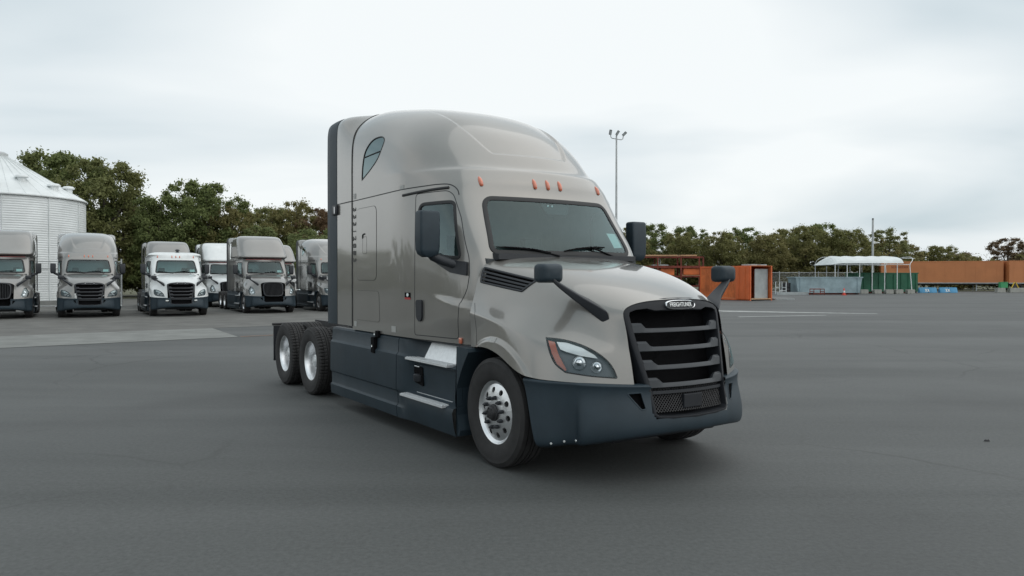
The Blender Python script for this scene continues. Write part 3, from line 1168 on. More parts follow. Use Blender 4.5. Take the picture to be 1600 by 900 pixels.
    # ---- side extenders behind the sleeper
    if kind_ != 'C':
        for s in (-1, 1):
            pf = [(1.12, 1.25), (1.8, 1.25), (2.6, 1.25), (3.2, 1.249), (3.45, 1.24), (3.63, 1.20), (3.77, 1.095), (3.87, .955), (3.905, .87)]
            pr = [(1.12, 1.252), (1.8, 1.252), (2.6, 1.252), (3.25, 1.252), (3.55, 1.25), (3.74, 1.245), (3.85, 1.215), (3.915, 1.13), (3.93, 1.02)]
            net = []
            for (z0, y0), (z1, y1) in zip(pf, pr):
                net.append([(xx, s * (y0 + (y1 - y0) * k), z0 + (z1 - z0) * k) for xx, k in ((-3.43, 0), (-3.56, .35), (-3.70, .75), (-3.85, 1.0), (-3.985, 1.0))])
            g = bspline_grid(net, int(150 * q), 16)
            E_ = Surf(g, flip=(s > 0))
            pn = E_.part('side_extender', np.ones(len(E_.F), bool), P, W)
            prs = [Vector(p) for p in smooth_path([(b_, a_) for a_, b_ in pr], 6)]      # (y, z)
            b = MB()
            xs2 = [-3.980, -4.05, -4.2, -4.33, -4.352, -4.33, -4.2, -3.99]
            yo = [.004, .010, .014, .010, -.006, -.025, -.03, -.02]
            sec = []
            for i, p in enumerate(prs):
                t = (prs[min(i + 1, len(prs) - 1)] - prs[max(i - 1, 0)]).normalized()
                n2 = Vector((t.y, -t.x))
                sec.append([(a, s * (p.x + n2.x * o_), p.y + n2.y * o_) for a, o_ in zip(xs2, yo)])
            loft(b, sec)
            b.build('extender_edge', M_PLASTIC if full else M_DARK, pn, 50)
            b = MB()
            pts = [(-3.425, s * (yy + .002), zz) for zz, yy in smooth_path(pf, 5)]
            b.tube(pts, .0085, 5)
            b.build('extender_seam', M_SEAL, pn, 60)
            if full:
                MB().box(-3.99, -3.43, min(s * 1.252, s * 1.256), max(s * 1.252, s * 1.256), 2.735, 2.747).build('panel_seam', M_SEAL, pn, None)
                bb = MB().box(-4.10, -3.93, min(s * 1.25, s * 1.285), max(s * 1.25, s * 1.285), 2.60, 2.735, .012)
                bb.build('handhold', M_DARK, pn, 40)
                MB().box(-3.995, -3.975, min(s * 1.285, s * 1.291), max(s * 1.285, s * 1.291), 2.62, 2.71).build('handhold_insert', M_CHROME, pn, None)
    # ---- roof lights
    if kind_ != 'B':
        for yy in (-.79, -.17, 0, .17, .79):
            c, nn = wsp((yy, 2.765))
            t = Vector((0, 1, 0)).cross(nn).normalized()
            if t.z < 0:
                t = -t
            lat = nn.cross(t)
            b = MB()
            sec = []
            for a, wd, hh in ((-.064, .008, .004), (-.056, .020, .018), (-.02, .025, .028), (.02, .023, .025), (.05, .015, .011), (.064, .005, .002)):
                ring = []
                for k in range(9):
                    an = PI * k / 8
                    ring.append(tuple(c + t * a + lat * (wd * math.cos(an)) + nn * (hh * math.sin(an) - .003)))
                sec.append(ring)
            loft(b, sec, closed=False)
            b.build('marker_light', M_MARK, rf, 60)
    else:
        b = MB()
        for i in range(2):
            pass
        ribbon('visor_gap_shade', resample([(-1.0, 2.745), (1.0, 2.745)], .05), wsp, .075, .012, M_BLACK, rf, False)  # black strip stands in for the shade in the gap under the visor
        ribbon('marker_strip', resample([(-.9, 2.70), (.9, 2.70)], .05), wsp, .022, .012, M_RED, rf, False)
    if kind_ == 'A':
        for s in (-1, 1):
            u = patch('roof_window', uw, S.side(s), -.004, M_TINT, rf, .06)
            ribbon('roof_window_seal', uw, S.side(s), .016, .004, M_SEAL, u)
            patch('roof_window_backing', uw, S.side(s), -.05, M_SEAL, u, .08)
            ribbon('vent_split', resample([(-3.02, 3.25), (-2.56, 3.265)], .05), S.side(s), .012, .006, M_SEAL, u, False)
    # ---- wipers
    for (ya, za), (yb, zb), (yc, zc) in (((-.86, 2.045), (-.26, 1.998), (-.16, 1.965)), ((-.09, 2.018), (.50, 2.068), (.62, 1.97))):
        b = MB()
        pts = []
        for k in range(9):
            t = k / 8
            c, nn = wsp((ya + (yb - ya) * t, za + (zb - za) * t + .012 * math.sin(t * PI)))
            pts.append(c + nn * .022)
        b.tube(pts, [.006, .009, .011, .013, .014, .013, .012, .010, .007], 6)
        c, nn = wsp((yc, zc))
        b.tube([c + nn * .02, pts[5] + Vector((.014, 0, .006))], .009, 6)
        b.build('wiper', M_BLACK, W, 50)
    # ---- inside the cab
    build_cabin(W, kind_, full, wo, wsp)
    return S, H, cab, rf


def loft(b, sec, closed=True, caps=True):
    n = len(sec[0])
    v = [p for r_ in sec for p in r_]
    f = []
    for i in range(len(sec) - 1):
        for k in range(n if closed else n - 1):
            j = (k + 1) % n
            f.append((i * n + k, i * n + j, (i + 1) * n + j, (i + 1) * n + k))
    if caps and closed:
        f.append(tuple(range(n))[::-1])
        f.append(tuple((len(sec) - 1) * n + k for k in range(n)))
    b.add(v, f)


def build_grille(W, kind_, full):
    half_o = [(0, 1.572), (.16, 1.569), (.30, 1.556), (.42, 1.537), (.52, 1.512), (.575, 1.485), (.588, 1.45), (.570, 1.33), (.545, 1.18), (.515, 1.03), (.487, .89), (.470, .80), (.455, .68), (.445, .60), (.41, .572), (.25, .562), (0, .558)]
    half_i = [(0, 1.462), (.16, 1.460), (.28, 1.455), (.35, 1.478), (.46, 1.470), (.518, 1.450), (.526, 1.42), (.516, 1.33), (.494, 1.18), (.468, 1.03), (.444, .89), (.434, .80), (.428, .70), (.422, .618), (.395, .592), (.24, .582), (0, .578)]
    if kind_ == 'B':
        half_o = [(0, 1.56), (.2, 1.555), (.34, 1.54), (.42, 1.51), (.47, 1.46), (.49, 1.38), (.49, 1.25), (.485, 1.1), (.47, 1.0), (.45, .93), (.40, .88), (.33, .86), (.25, .855), (.2, .85), (.1, .85), (0, .85)]
        half_i = [(y * .9, 1.2 + (z - 1.2) * .88) for y, z in half_o]
    full_o = [(-y, z) for y, z in half_o] + [(y, z) for y, z in half_o[1:-1]][::-1]
    full_i = [(-y, z) for y, z in half_i] + [(y, z) for y, z in half_i[1:-1]][::-1]
    n = len(full_o)
    b = MB()
    rings = []
    for dxo, t in ((-.10, 0.0), (.0, 0.0), (.008, .08), (.014, .5), (.014, .90), (.004, 1.0), (-.15, 1.0)):
        r_ = []
        for (yo, zo), (yi, zi) in zip(full_o, full_i):
            yy, zz = yo + (yi - yo) * t, zo + (zi - zo) * t
            r_.append((gx(yy, zz) + dxo, yy, zz))
        rings.append(r_)
    loft(b, rings, True, False)
    g = b.build('grille', M_GRILLE if full else M_DARK, W, 40)
    b = MB()
    v = [(gx(y, z) - .15, y, z) for y, z in full_i]
    b.add(v, [tuple(range(n))]).build('grille_backing', M_BLACK, g, None)
    if kind_ == 'B':
        for k in range(15):
            yy = -.40 + .80 * k / 14
            zt = 1.50 if abs(yy) < .36 else 1.45
            b = MB()
            sec = []
            for zz in np.linspace(.89, zt, 6):
                sec.append([(gx(yy, zz) - .04, yy - .008, zz), (gx(yy, zz) + .0, yy - .006, zz), (gx(yy, zz) + .0, yy + .006, zz), (gx(yy, zz) - .04, yy + .008, zz)])
            loft(b, sec)
            b.build('grille_bar', M_DARK, g, 30)
        return
    # slats with raised ends
    for zi in (1.30, 1.145, .99, .842):
        yw = float(np.interp(zi, [.83, .90, 1.03, 1.18, 1.33, 1.42], [.434, .446, .468, .494, .516, .526])) + .003
        ys = np.linspace(-yw, yw, 33)
        sec = []
        for yy in ys:
            k = min(1, max(0, (abs(yy) - (yw - .135)) / .045))
            k = k * k * (3 - 2 * k)
            top = zi + .014 + .046 * k
            bot = zi - .026
            fx = gx(yy, zi) + .004
            sec.append([(fx - .05, yy, bot + .026), (fx - .004, yy, bot), (fx + .004, yy, bot + .006), (fx - .006, yy, top - .008 - .01 * k), (fx - .016 - .012 * k, yy, top), (fx - .05, yy, top - .006)])
        b = MB()
        loft(b, sec)
        b.build('slat', M_SLAT if full else M_DARK, g, 32)
    # radiator screen behind the slats
    if full:
        b = MB()
        for yy in np.arange(-.43, .431, .023):
            zt, zb = 1.44, .85
            b.add([(gx(yy, zb) - .13, yy - .002, zb), (gx(yy, zb) - .13, yy + .002, zb), (gx(yy, zt) - .13, yy + .002, zt), (gx(yy, zt) - .13, yy - .002, zt)], [(0, 1, 2, 3)])
        b.build('radiator_screen', M_BLACK, g, None)['kind'] = 'stuff'
    if full:
        for z0, z1 in ((.612, .765), (.795, .825)):
            m = MB()
            for k in np.arange(-.62, .62, .028):
                for sg in (-1, 1):
                    pts = [(gx(yy, zz) - .035, yy, zz) for zz in np.linspace(z0, z1, 9) for yy in (k + sg * (zz - z0) * .9,) if abs(yy) < .41]
                    if len(pts) > 1:
                        m.tube([pts[0], pts[-1]], .0036, 4, False)
            m.build('intake_screen', M_STEEL, g, 60)['kind'] = 'stuff'
        b = MB().box(gx(0, .69) - .05, gx(0, .69) - .012, -.11, .11, .635, .752, .006)
        b.build('blank_plate', M_GRILLE, g, None)
    sec = []
    for yy in np.linspace(-.415, .415, 15):
        sec.append([(gx(yy, .78) - .07, yy, .765), (gx(yy, .78) - .01, yy, .766), (gx(yy, .78) - .01, yy, .792), (gx(yy, .78) - .07, yy, .796)])
    b = MB(); loft(b, sec)
    b.build('intake_bar', M_DARK, g, 30)
    # badge
    zc = 1.512
    b = MB()
    ring = []
    for fr, dxo in ((1.0, .014), (1.0, .034), (.93, .040), (.86, .036), (.86, .024)):
        r_ = []
        for k in range(48):
            a = 2 * PI * k / 48
            c, s = math.cos(a), math.sin(a)
            yy = .178 * math.copysign(abs(c) ** .62, c) - .178 * (1 - fr) * .5 * c
            zz = zc + .041 * math.copysign(abs(s) ** .75, s) * (fr if fr == 1 else fr - .06)
            r_.append((gx(yy, zz) + dxo, yy, zz))
        ring.append(r_)
    loft(b, ring, True, False)
    bd = b.build('badge', M_CHROME if full else M_ALU, g, 40)
    if full:
        b = MB()
        b.add([(p[0] + .002, p[1], p[2]) for p in ring[-1]], [tuple(range(48))]).build('badge_field', M_DARK, bd, None)
        me = text_mesh('FREIGHTLINER', .062, .002)
        co = np.zeros(len(me.vertices) * 3)
        me.vertices.foreach_get('co', co)
        co = co.reshape(-1, 3)
        wd = co[:, 0].max() - co[:, 0].min()
        hh = co[:, 1].max() - co[:, 1].min()
        co[:, 0] *= .262 / wd
        co[:, 1] *= .036 / hh
        new = np.stack([[gx(a, zc + c) for a, c in zip(co[:, 0], co[:, 1])] + co[:, 2] + .031, co[:, 0], zc + co[:, 1]], 1)
        me.vertices.foreach_set('co', new.ravel())
        me.update()
        me.materials.clear()
        link('badge_lettering', me, M_LAMPW, bd)


def build_bumper(W, full):
    cols = [(.53, 1.225), (.70, 1.17), (.85, 1.055), (.93, .975), (.965, .95), (1.05, .86), (1.185, .64), (1.28, .36), (1.315, 0)]
    zt = [.89, .885, .88, .875, .872, .868, .858, .852, .85]
    zb = [.295, .30, .315, .325, .33, .35, .39, .415, .42]
    nrm = []
    for i in range(len(cols)):
        a = cols[max(i - 1, 0)]
        c = cols[min(i + 1, len(cols) - 1)]
        t = np.array([c[0] - a[0], c[1] - a[1]])
        t /= np.linalg.norm(t)
        nrm.append((-t[1], t[0]) if i < len(cols) - 1 else (1.0, 0.0))
    prof = [(0.0, -.16), (0.03, -.05), (.10, -.012), (.25, .0), (.5, .002), (.75, .004), (.90, .010), (.955, .018), (.985, .012), (1.0, -.02), (1.0, -.07)]
    rows = []
    for t, o_ in prof:
        r_ = []
        for i, (cx, cy) in enumerate(cols):
            kp = min(1, max(0, (.88 - t) / .6))
            proud = .0 if i < 4 else .052 * kp * kp * (3 - 2 * kp) + .006
            xx = cx + nrm[i][0] * (o_ + proud)
            yy = cy + nrm[i][1] * (o_ + proud)
            if i == 0:
                xx = .53 + (1 - t) * .165
            if i == 1:
                xx = xx + (1 - t) * .08
            r_.append((xx, max(yy, 0), zb[i] + (zt[i] - zb[i]) * t))
        rows.append(r_)
    B = Surf(bspline_grid(mirror_cols(rows), 120 if full else 50, 330 if full else 140), flip=True)
    bx, by, bz = B.C[:, 0], B.C[:, 1], B.C[:, 2]
    op = rpoly([(-.462, .92), (-.450, .60), (-.42, .568), (.42, .568), (.450, .60), (.462, .92)], .02, .03)
    in_op = inside(op, by, bz)
    fogs = [rpoly([(s * .645, .785), (s * .53, .79), (s * .505, .655), (s * .545, .648)], .015, .02) for s in (-1, 1)]
    in_fog = np.zeros(len(bx), bool)
    for f in fogs:
        in_fog |= inside(f, by, bz)
    bp = B.part('bumper', ~in_op & ~in_fog, M_PLASTIC, W)
    fp = B.front()
    MB().prism([(.60, .46), (1.02, .46), (1.06, .40), (.98, .33), (.60, .30)], 'y', -.62, .62).build('lower_valance', M_DARK, bp, None)
    if full:
        for s in (-1, 1):
            dp = B.diag(s)
            for a, zz in ((-.24, .352), (-.13, .372), (-.03, .385)):
                c, n = dp((a, zz))
                o = MB().lathe([(.011, 0), (.009, .005), (0, .007)], 10, 'x').build('bumper_bolt', M_LAMPW, bp, 50)
                o.location = c
                o.rotation_euler = n.to_track_quat('X', 'Z').to_euler()
    for f in fogs:
        patch('bumper_slot', f, fp, -.05, M_BLACK, bp, .05)
        ribbon('slot_rim', f, fp, .012, .004, M_PLASTIC, bp)


def tread_plate(b, x0, x1, y0, y1, z, s):
    """a step of raised aluminium teeth"""
    lo, hi = min(s * y0, s * y1), max(s * y0, s * y1)
    b.box(x0, x1, lo, hi, z - .022, z)
    nx = int((x1 - x0) / .032)
    for k in range(nx):
        xa = x0 + .008 + (x1 - x0 - .016) * k / nx
        for j in range(4):
            ya = lo + .012 + (hi - lo - .024) * j / 4
            b.box(xa, xa + .017, ya, ya + (hi - lo) / 8, z, z + .006)


def build_skirts(W, kind_, full):
    for s in (-1, 1):
        prof = [(1.17, 1.075), (1.225, 1.072), (1.250, 1.050), (1.256, .905), (1.264, .893), (1.283, .875), (1.286, .50), (1.283, .475), (1.264, .455), (1.260, .32), (1.266, .305), (1.284, .290), (1.272, .165), (1.24, .165)]
        b = MB()
        sec = []
        for xx, k in ((-4.20, -.05), (-4.19, -.012), (-4.17, 0), (-3.6, 0), (-2.9, 0), (-2.3, 0), (-1.996, 0), (-1.990, -.03)):
            sec.append([(xx, s * (yy + k), zz) for yy, zz in prof])
        loft(b, sec, closed=False)
        sk = b.build('chassis_skirt', M_PLASTIC, W, 32)
        # front module: the skirt dives inwards to make room for the two steps
        pr2 = [(1.0, 1.085), (1.07, 1.078), (1.082, 1.06), (1.140, .90), (1.146, .868), (1.255, .838), (1.215, .80), (1.195, .49), (1.30, .455), (1.318, .41), (1.305, .32), (1.296, .27), (1.272, .180), (1.24, .180)]
        b = MB()
        sec = []
        for xx, k in ((-1.984, -.03), (-1.978, 0), (-1.90, .02), (-1.80, .22), (-1.70, .72), (-1.62, .96), (-1.56, 1), (-1.1, 1), (-.60, 1)):
            sec.append([(xx, s * (a[0] + (c[0] - a[0]) * max(k, 0) + min(k, 0)), a[1] + (c[1] - a[1]) * max(k, 0)) for a, c in zip(prof, pr2)])
        loft(b, sec, closed=False)
        b.build('step_panel', M_PLASTIC, sk, 32)
        poly = [(-.602, 1.075), (-.40, 1.065), (-.375, 1.03), (-.46, .92), (-.525, .82), (-.595, .69), (-.635, .56), (-.62, .42), (-.56, .32), (-.535, .25), (-.56, .19), (-.602, .185)]
        poly = [(-.605, 1.07)] + poly[1:-1] + [(-.605, .19)]
        b = MB().prism(poly, 'y', s * .98, s * 1.262)
        b.build('wheel_arch_panel', M_PLASTIC, sk, 30)
        # upper step: sloped kick plate and tread
        b = MB()
        sec = [[(-1.50, s * 1.156, .872), (-1.50, s * 1.170, .872), (-1.44, s * 1.094, 1.070), (-1.44, s * 1.080, 1.070)],
               [(-.61, s * 1.156, .872), (-.61, s * 1.170, .872), (-.61, s * 1.094, 1.070), (-.61, s * 1.080, 1.070)]]
        loft(b, sec)
        st = b.build('kick_plate', M_ALUR, sk, None)
        b = MB()
        tread_plate(b, -1.74, -.76, 1.135, 1.290, .868, s)
        b.build('upper_step', M_ALUR, sk, None)
        b = MB()
        tread_plate(b, -1.76, -.76, 1.20, 1.345, .468, s)
        b.build('lower_step', M_ALUR, sk, None)
        MB().box(-1.62, -.80, min(s * 1.190, s * 1.204), max(s * 1.190, s * 1.204), .466, .492).build('step_upstand', M_ALUR, sk, None)
        if not full:
            continue
        # filler recess with its cap
        rec = [(-1.665, .80), (-1.44, .775), (-1.44, .575), (-1.63, .60)]
        MB().prism(rec, 'y', s * 1.10, s * 1.222).build('filler_recess', M_BLACK, sk, None)
        MB().lathe([(0, -.04), (.055, -.04), (.062, -.03), (.062, .03), (.05, .04), (0, .04)], 20, 'z', (-1.54, s * 1.215, .66)).build('filler_cap', M_DARK, sk, 40)
        MB().box(-1.62, -1.50, min(s * 1.21, s * 1.235), max(s * 1.21, s * 1.235), .770, .785, .004).build('recess_lip', M_CHROME, sk, None)
        # latch bracket
        b = MB().box(-2.70, -2.60, min(s * 1.25, s * 1.30), max(s * 1.25, s * 1.30), .84, 1.03, .006)
        b.box(-2.61, -2.52, min(s * 1.24, s * 1.28), max(s * 1.24, s * 1.28), 1.03, 1.11, .006)
        br = b.build('latch_bracket', M_BLACK, sk, None)
        for xx, zz in ((-2.645, .925), (-2.565, 1.075)):
            MB().lathe([(.016, 0), (.012, .006), (0, .008)], 10, 'y', (xx, s * 1.302 - (0 if s > 0 else .008), zz)).build('bolt', M_LAMPW, br, 50)


def build_cabin(W, kind_, full, wo, wsp):
    b = MB()
    sec = []
    for yy in np.linspace(-.98, .98, 13):
        k = 1 - abs(yy) / .98
        sec.append([(-.55, yy, 1.45), (-.48, yy, 1.93), (-.62, yy, 1.965), (-.90, yy, 1.93 + .03 * math.sin(yy * 5)), (-1.02, yy, 1.82), (-1.0, yy, 1.45)])
    loft(b, sec)
    b.build('dashboard', M_SEAT, W, 40)
    for yy in (-.52, .52):
        b = MB().box(-1.75, -1.22, yy - .26, yy + .26, 1.45, 1.62, .05)
        b.add(*slanted_box(-1.74, yy, 1.55, .13, .50, .52, -.14))
        b.add(*slanted_box(-1.88, yy, 2.06, .10, .28, .18, -.04))
        b.box(-1.62, -1.35, yy - .14, yy + .14, 1.08, 1.46)
        b.build('seat', M_SEAT, W, 40)
    if full:
        b = MB()
        c = Vector((-1.10, .52, 1.93))
        ax = Vector((-.55, 0, .83)).normalized()
        u = Vector((0, 1, 0)); v = ax.cross(u)
        ring = []
        for k in range(28):
            a = 2 * PI * k / 28
            ring.append(c + (u * math.cos(a) + v * math.sin(a)) * .23)
        b.tube(ring + [ring[0]], .016, 8, False)
        b.tube([c - u * .22, c + u * .22], .014, 6)
        b.tube([c, c - ax * .35], .03, 8)
        b.build('steering_wheel', M_DARK, W, 60)
        MB().box(-2.42, -2.38, -1.2, 1.2, 1.1, 3.2).build('sleeper_curtain', M_LINER, W, None)
        # camera pod, inspection sheet
        cm = rpoly([(-.14, 2.575), (.27, 2.575), (.17, 2.44), (-.10, 2.44)], .02, .04)
        patch('camera_pod', cm, wsp, -.012, M_DARK, wo, .06, .03)
        for yy in (-.06, -.005):
            c, nn = wsp((yy, 2.522))
            MB().lathe([(.012, 0), (.01, .004), (0, .005)], 10, 'x', (c.x - .004, c.y, c.z)).build('camera_lens', M_ALU, wo, 50)
    sh = rpoly([(.67, 2.25), (.82, 2.25), (.845, 2.09), (.70, 2.08)], .006, .05) if full else rpoly([(.58, 2.16), (.80, 2.16), (.80, 2.05), (.58, 2.05)], .006, .06)
    patch('inspection_sheet', sh, wsp, -.008, M_PAPER, wo, .08)


def slanted_box(x, y, z, dx_, dy_, dz, lean):
    v = []
    for k, zz in ((0, z), (.5, z + dz * .5), (1, z + dz)):
        for a, c in ((-1, -1), (1, -1), (1, 1), (-1, 1)):
            v.append((x + a * dx_ / 2 + lean * k, y + c * dy_ / 2 * (1 - .12 * k), zz))
    f = [(3, 2, 1, 0), (8, 9, 10, 11)]
    for r_ in (0, 4):
        for i in range(4):
            f.append((r_ + i, r_ + (i + 1) % 4, r_ + 4 + (i + 1) % 4, r_ + 4 + i))
    return v, f


YAW = 0.5767
MAIN = thing('semi_truck', 'large taupe sleeper semi truck standing alone in the middle of the asphalt', 'truck', (.8424, 7.5661, 0), YAW - PI / 2)
S_MAIN, H_MAIN, CAB_MAIN, ROOF_MAIN = build_truck(MAIN, 'A', M_TAUPE, True)


def main_details():
    """panel gaps, hatch, decals and numbers that only the near truck is close enough to show"""
    for s in (-1, 1):
        sp, hp = S_MAIN.side(s), H_MAIN.side(s)
        ht = rpoly([(-3.27, 2.62), (-2.63, 2.62), (-2.63, 1.72), (-3.27, 1.72)], .09, .03)
        h = patch('bunk_hatch', ht, sp, .0035, M_TAUPE, MAIN, .06, .006)
        ribbon('hatch_seam', ht, sp, .012, .0015, M_SEAL, h, True, .001)
        ribbon('hatch_latch', smooth_path([(-3.06, 2.24), (-3.05, 2.285), (-2.99, 2.295)], 5), sp, .02, .010, M_SEAL, h, False, .003)
        b = rpoly([(-3.06, 2.26), (-2.93, 2.26), (-2.93, 2.05), (-3.06, 2.05)], .02, .03)
        ribbon('latch_plate', b, sp, .005, .0015, M_SEAL, h, True, .0035)
        lg = rpoly([(-3.28, 1.585), (-2.56, 1.585), (-2.53, 1.215), (-3.28, 1.215)], .06, .03)
        g_ = patch('luggage_door', lg, sp, .003, M_TAUPE, MAIN, .06, .006)
        ribbon('luggage_seam', lg, sp, .007, .001, M_SEAL, g_, True, .001)
        ribbon('fender_seam', resample([(-.455, 1.50), (-.40, 1.42), (-.365, 1.25), (-.355, 1.10)], .03), hp, .007, .0015, M_SEAL, MAIN, False)
        for x0, x1, z0, z1 in ((-2.18, -2.06, 1.12, 1.19), (-3.36, -3.27, 1.125, 1.19), (-1.95, -1.86, 2.745, 2.79), (-3.37, -3.29, 2.76, 2.83)):
            pl = [(x0, z0), (x1, z0), (x1, z1), (x0, z1)]
            patch('decal', pl, sp, .003, M_DECAL, CAB_MAIN, .06)
        st = [(-1.835, 1.51), (-1.705, 1.51), (-1.705, 1.582), (-1.835, 1.582)]
        k = patch('sticker', st, sp, .003, M_BLACK, CAB_MAIN, .05)
        patch('sticker_band', [(-1.835, 1.505), (-1.705, 1.505), (-1.705, 1.528), (-1.835, 1.528)], sp, .0045, M_RED, k, .05)
        dot = [(-1.77 + .026 * math.cos(a), 1.557 + .020 * math.sin(a)) for a in np.linspace(0, 2 * PI, 14)[:-1]]
        patch('sticker_emblem', dot, sp, .0055, M_PAPER, k, .05)
        # fleet number, one digit below the other, lying on its side
        for i, ch in enumerate('33312883'):
            zz = 2.625 - i * .093
            me = text_mesh(ch, .135, .001)
            me.materials.clear()
            o = link('number_digit', me, M_NUM, CAB_MAIN)
            o.location = (-3.345, s * 1.2535, zz)
            o.rotation_euler = (PI / 2, 0, 0) if s < 0 else (PI / 2, 0, PI)
            o.rotation_euler.rotate_axis('Z', -PI / 2)
        # small amber lamp at the foot of the door seam
        c, n = sp((-.70, 1.105))
        MB().box(-.735, -.68, min(c.y, c.y + s * .02), max(c.y, c.y + s * .02), 1.085, 1.145, .008).build('side_marker', M_MARK, MAIN, 40)
        pl = rpoly([(-.02, 1.155), (.08, 1.155), (.08, 1.20), (-.02, 1.20)], .008, .03)
        patch('fender_decal', pl, hp, .003, M_DECAL, MAIN, .05)
    # dark wind trim down the A-pillars
    for s in (-1, 1):
        b = MB()
        sec = []
        for t in np.linspace(0, 1, 10):
            zz = 2.60 - .62 * t
            c, n = S_MAIN.hit((c0x(zz) + .02, s * 3, zz), (0, -s, 0))
            c = Vector((c0x(zz) - .03, c.y, zz))
            sec.append([(c.x - .035, c.y + s * .002, zz), (c.x - .03, c.y + s * .022, zz), (c.x + .03, c.y + s * .022, zz), (c.x + .035, c.y - s * .03, zz)])
        loft(b, sec)
        if s > 0:
            b.build('pillar_trim', M_DARK, MAIN, 40)


def c0x(z):
    return -.62 - (z - 1.95) * .62


M_NUM = simple('number_print', (0.075, 0.074, 0.072), 0.5, 0, 0.1)
M_DECAL = simple('pale_decal', (0.42, 0.42, 0.40), 0.5, 0, 0.05)
main_details()

# ------------------------------------------------------------------ parked trucks in two rows
PYAW = 0.53
PF = Vector((math.sin(PYAW), -math.cos(PYAW), 0))


def park(o, bx_, by_):
    o.location = Vector((bx_, by_, 0)) - PF * 1.32
    o.rotation_euler = (0, 0, PYAW - PI / 2)


GRP = 'trucks parked in rows along the far side'
tA = thing('semi_truck', 'parked grey sleeper truck with rounded tall roof in front of the silo', 'truck', group=GRP)
build_truck(tA, 'A', M_GREY, False)
tB = thing('semi_truck', 'parked grey sleeper truck with visor roof between the white truck and the near truck', 'truck', group=GRP)
build_truck(tB, 'B', M_GREY, False)
tC = thing('semi_truck', 'parked white day cab truck with a low roof and slatted grille', 'truck', group=GRP)
build_truck(tC, 'C', M_WHITE, False)
MB().lathe([(0, 0), (.08, 0), (.08, .05), (.05, .07), (.05, .09), (.11, .10), (.10, .14), (.05, .17), (0, .175)], 18, 'z', (-1.55, .15, 2.98)).build('roof_beacon', M_DARK, tC, 40)
for s in (-1, 1):
    MB().box(1.19, 1.30, s * .60 - .06, s * .60 + .06, .70, .76, .01).build('fog_lamp', M_LAMPW, tC, None)
park(tA, -18.5, 32.9)
park(tB, -11.72, 37.0)
park(tC, -15.0, 34.1)
for lab, src, swap, x_, y_ in (
        ('parked grey sleeper truck at the edge of the photo, cut off beside the silo', tB, None, -21.6, 31.5),
        ('parked grey sleeper truck half hidden behind the rear of the near truck', tA, None, -8.48, 39.0),
        ('grey sleeper truck parked directly behind the white day cab, only its roof showing', tB, None, -19.15, 42.6),
        ('white sleeper truck parked in the second row behind the white day cab', tB, {M_GREY: M_WHITE}, -16.75, 44.8),
        ('grey truck in the second row, a sliver of roof showing between two sleepers', tB, None, -14.1, 46.9)):
    c = copy_tree(src, None, swap)
    tag(c, lab, 'truck', GRP)
    park(c, x_, y_)

# ------------------------------------------------------------------ grain silo
M_GALV = simple('galvanised_sheet', (0.72, 0.75, 0.75), 0.5, 0.1, 0.12, 0.5)
M_GALVD = simple('weathered_zinc', (0.46, 0.48, 0.48), 0.6, 0.2, 0.2, 1.5)


def silo():
    t = thing('grain_silo', 'round corrugated steel grain silo with a ribbed cone roof behind the parked trucks', 'silo', (-35.46, 52.0, 0))
    rad, eave, apex = 5.2, 7.15, 10.2
    prof = []
    n = 180
    for i in range(n + 1):
        z = .25 + (eave - .25) * i / n
        prof.append((rad + .013 * math.sin(i * PI / 2), z))
    w = MB().lathe(prof, 96, 'z').build('wall', M_GALV, t, 60)
    for k in range(12):
        a = 2 * PI * k / 12 + .1
        c, s = math.cos(a), math.sin(a)
        b = MB().tube([(c * (rad + .02), s * (rad + .02), .25), (c * (rad + .02), s * (rad + .02), eave)], .035, 6)
        b.build('wall_stiffener', M_GALV, w, 60)
    MB().lathe([(rad + .02, 2.35), (rad + .05, 2.37), (rad + .05, 2.43), (rad + .02, 2.45)], 96, 'z').build('wind_ring', M_GALVD, w, 40)
    MB().lathe([(rad + .5, 0), (rad + .5, .25), (rad - .2, .25)], 64, 'z').build('foundation', M_CONC, t, 40)
    r = MB().lathe([(rad + .12, eave - .06), (rad + .16, eave - .02), (rad + .16, eave + .04), (.45, apex - .02), (.0, apex)], 96, 'z').build('roof', M_GALV, t, 35)
    for k in range(36):
        a = 2 * PI * k / 36
        c, s = math.cos(a), math.sin(a)
        b = MB().tube([(c * (rad + .12), s * (rad + .12), eave + .06), (c * .5, s * .5, apex - .02)], .020, 5)
        b.build('roof_rib', M_GALV, r, 60)
    MB().lathe([(.55, apex - .08), (.55, apex + .14), (.35, apex + .26), (0, apex + .3)], 24, 'z').build('roof_cap', M_GALVD, r, 40)
    MB().lathe([(3.30, 8.22), (3.34, 8.30), (3.20, 8.36)], 64, 'z').build('roof_ring', M_GALVD, r, 40)
    for a, rr in ((-2.2, 3.2), (-1.35, 3.9), (-.62, 3.6), (-.18, 4.35), (.25, 4.3), (-1.05, 4.5)):
        c, s = math.cos(a), math.sin(a)
        z = apex - (apex - eave) * rr / rad
        b = MB()
        b.lathe([(.26, 0), (.26, .30), (.40, .34), (.40, .42), (.28, .52), (0, .56)], 16, 'z', (c * rr, s * rr, z))
        b.build('roof_vent', M_GALV, r, 40)


silo()

# ------------------------------------------------------------------ fences


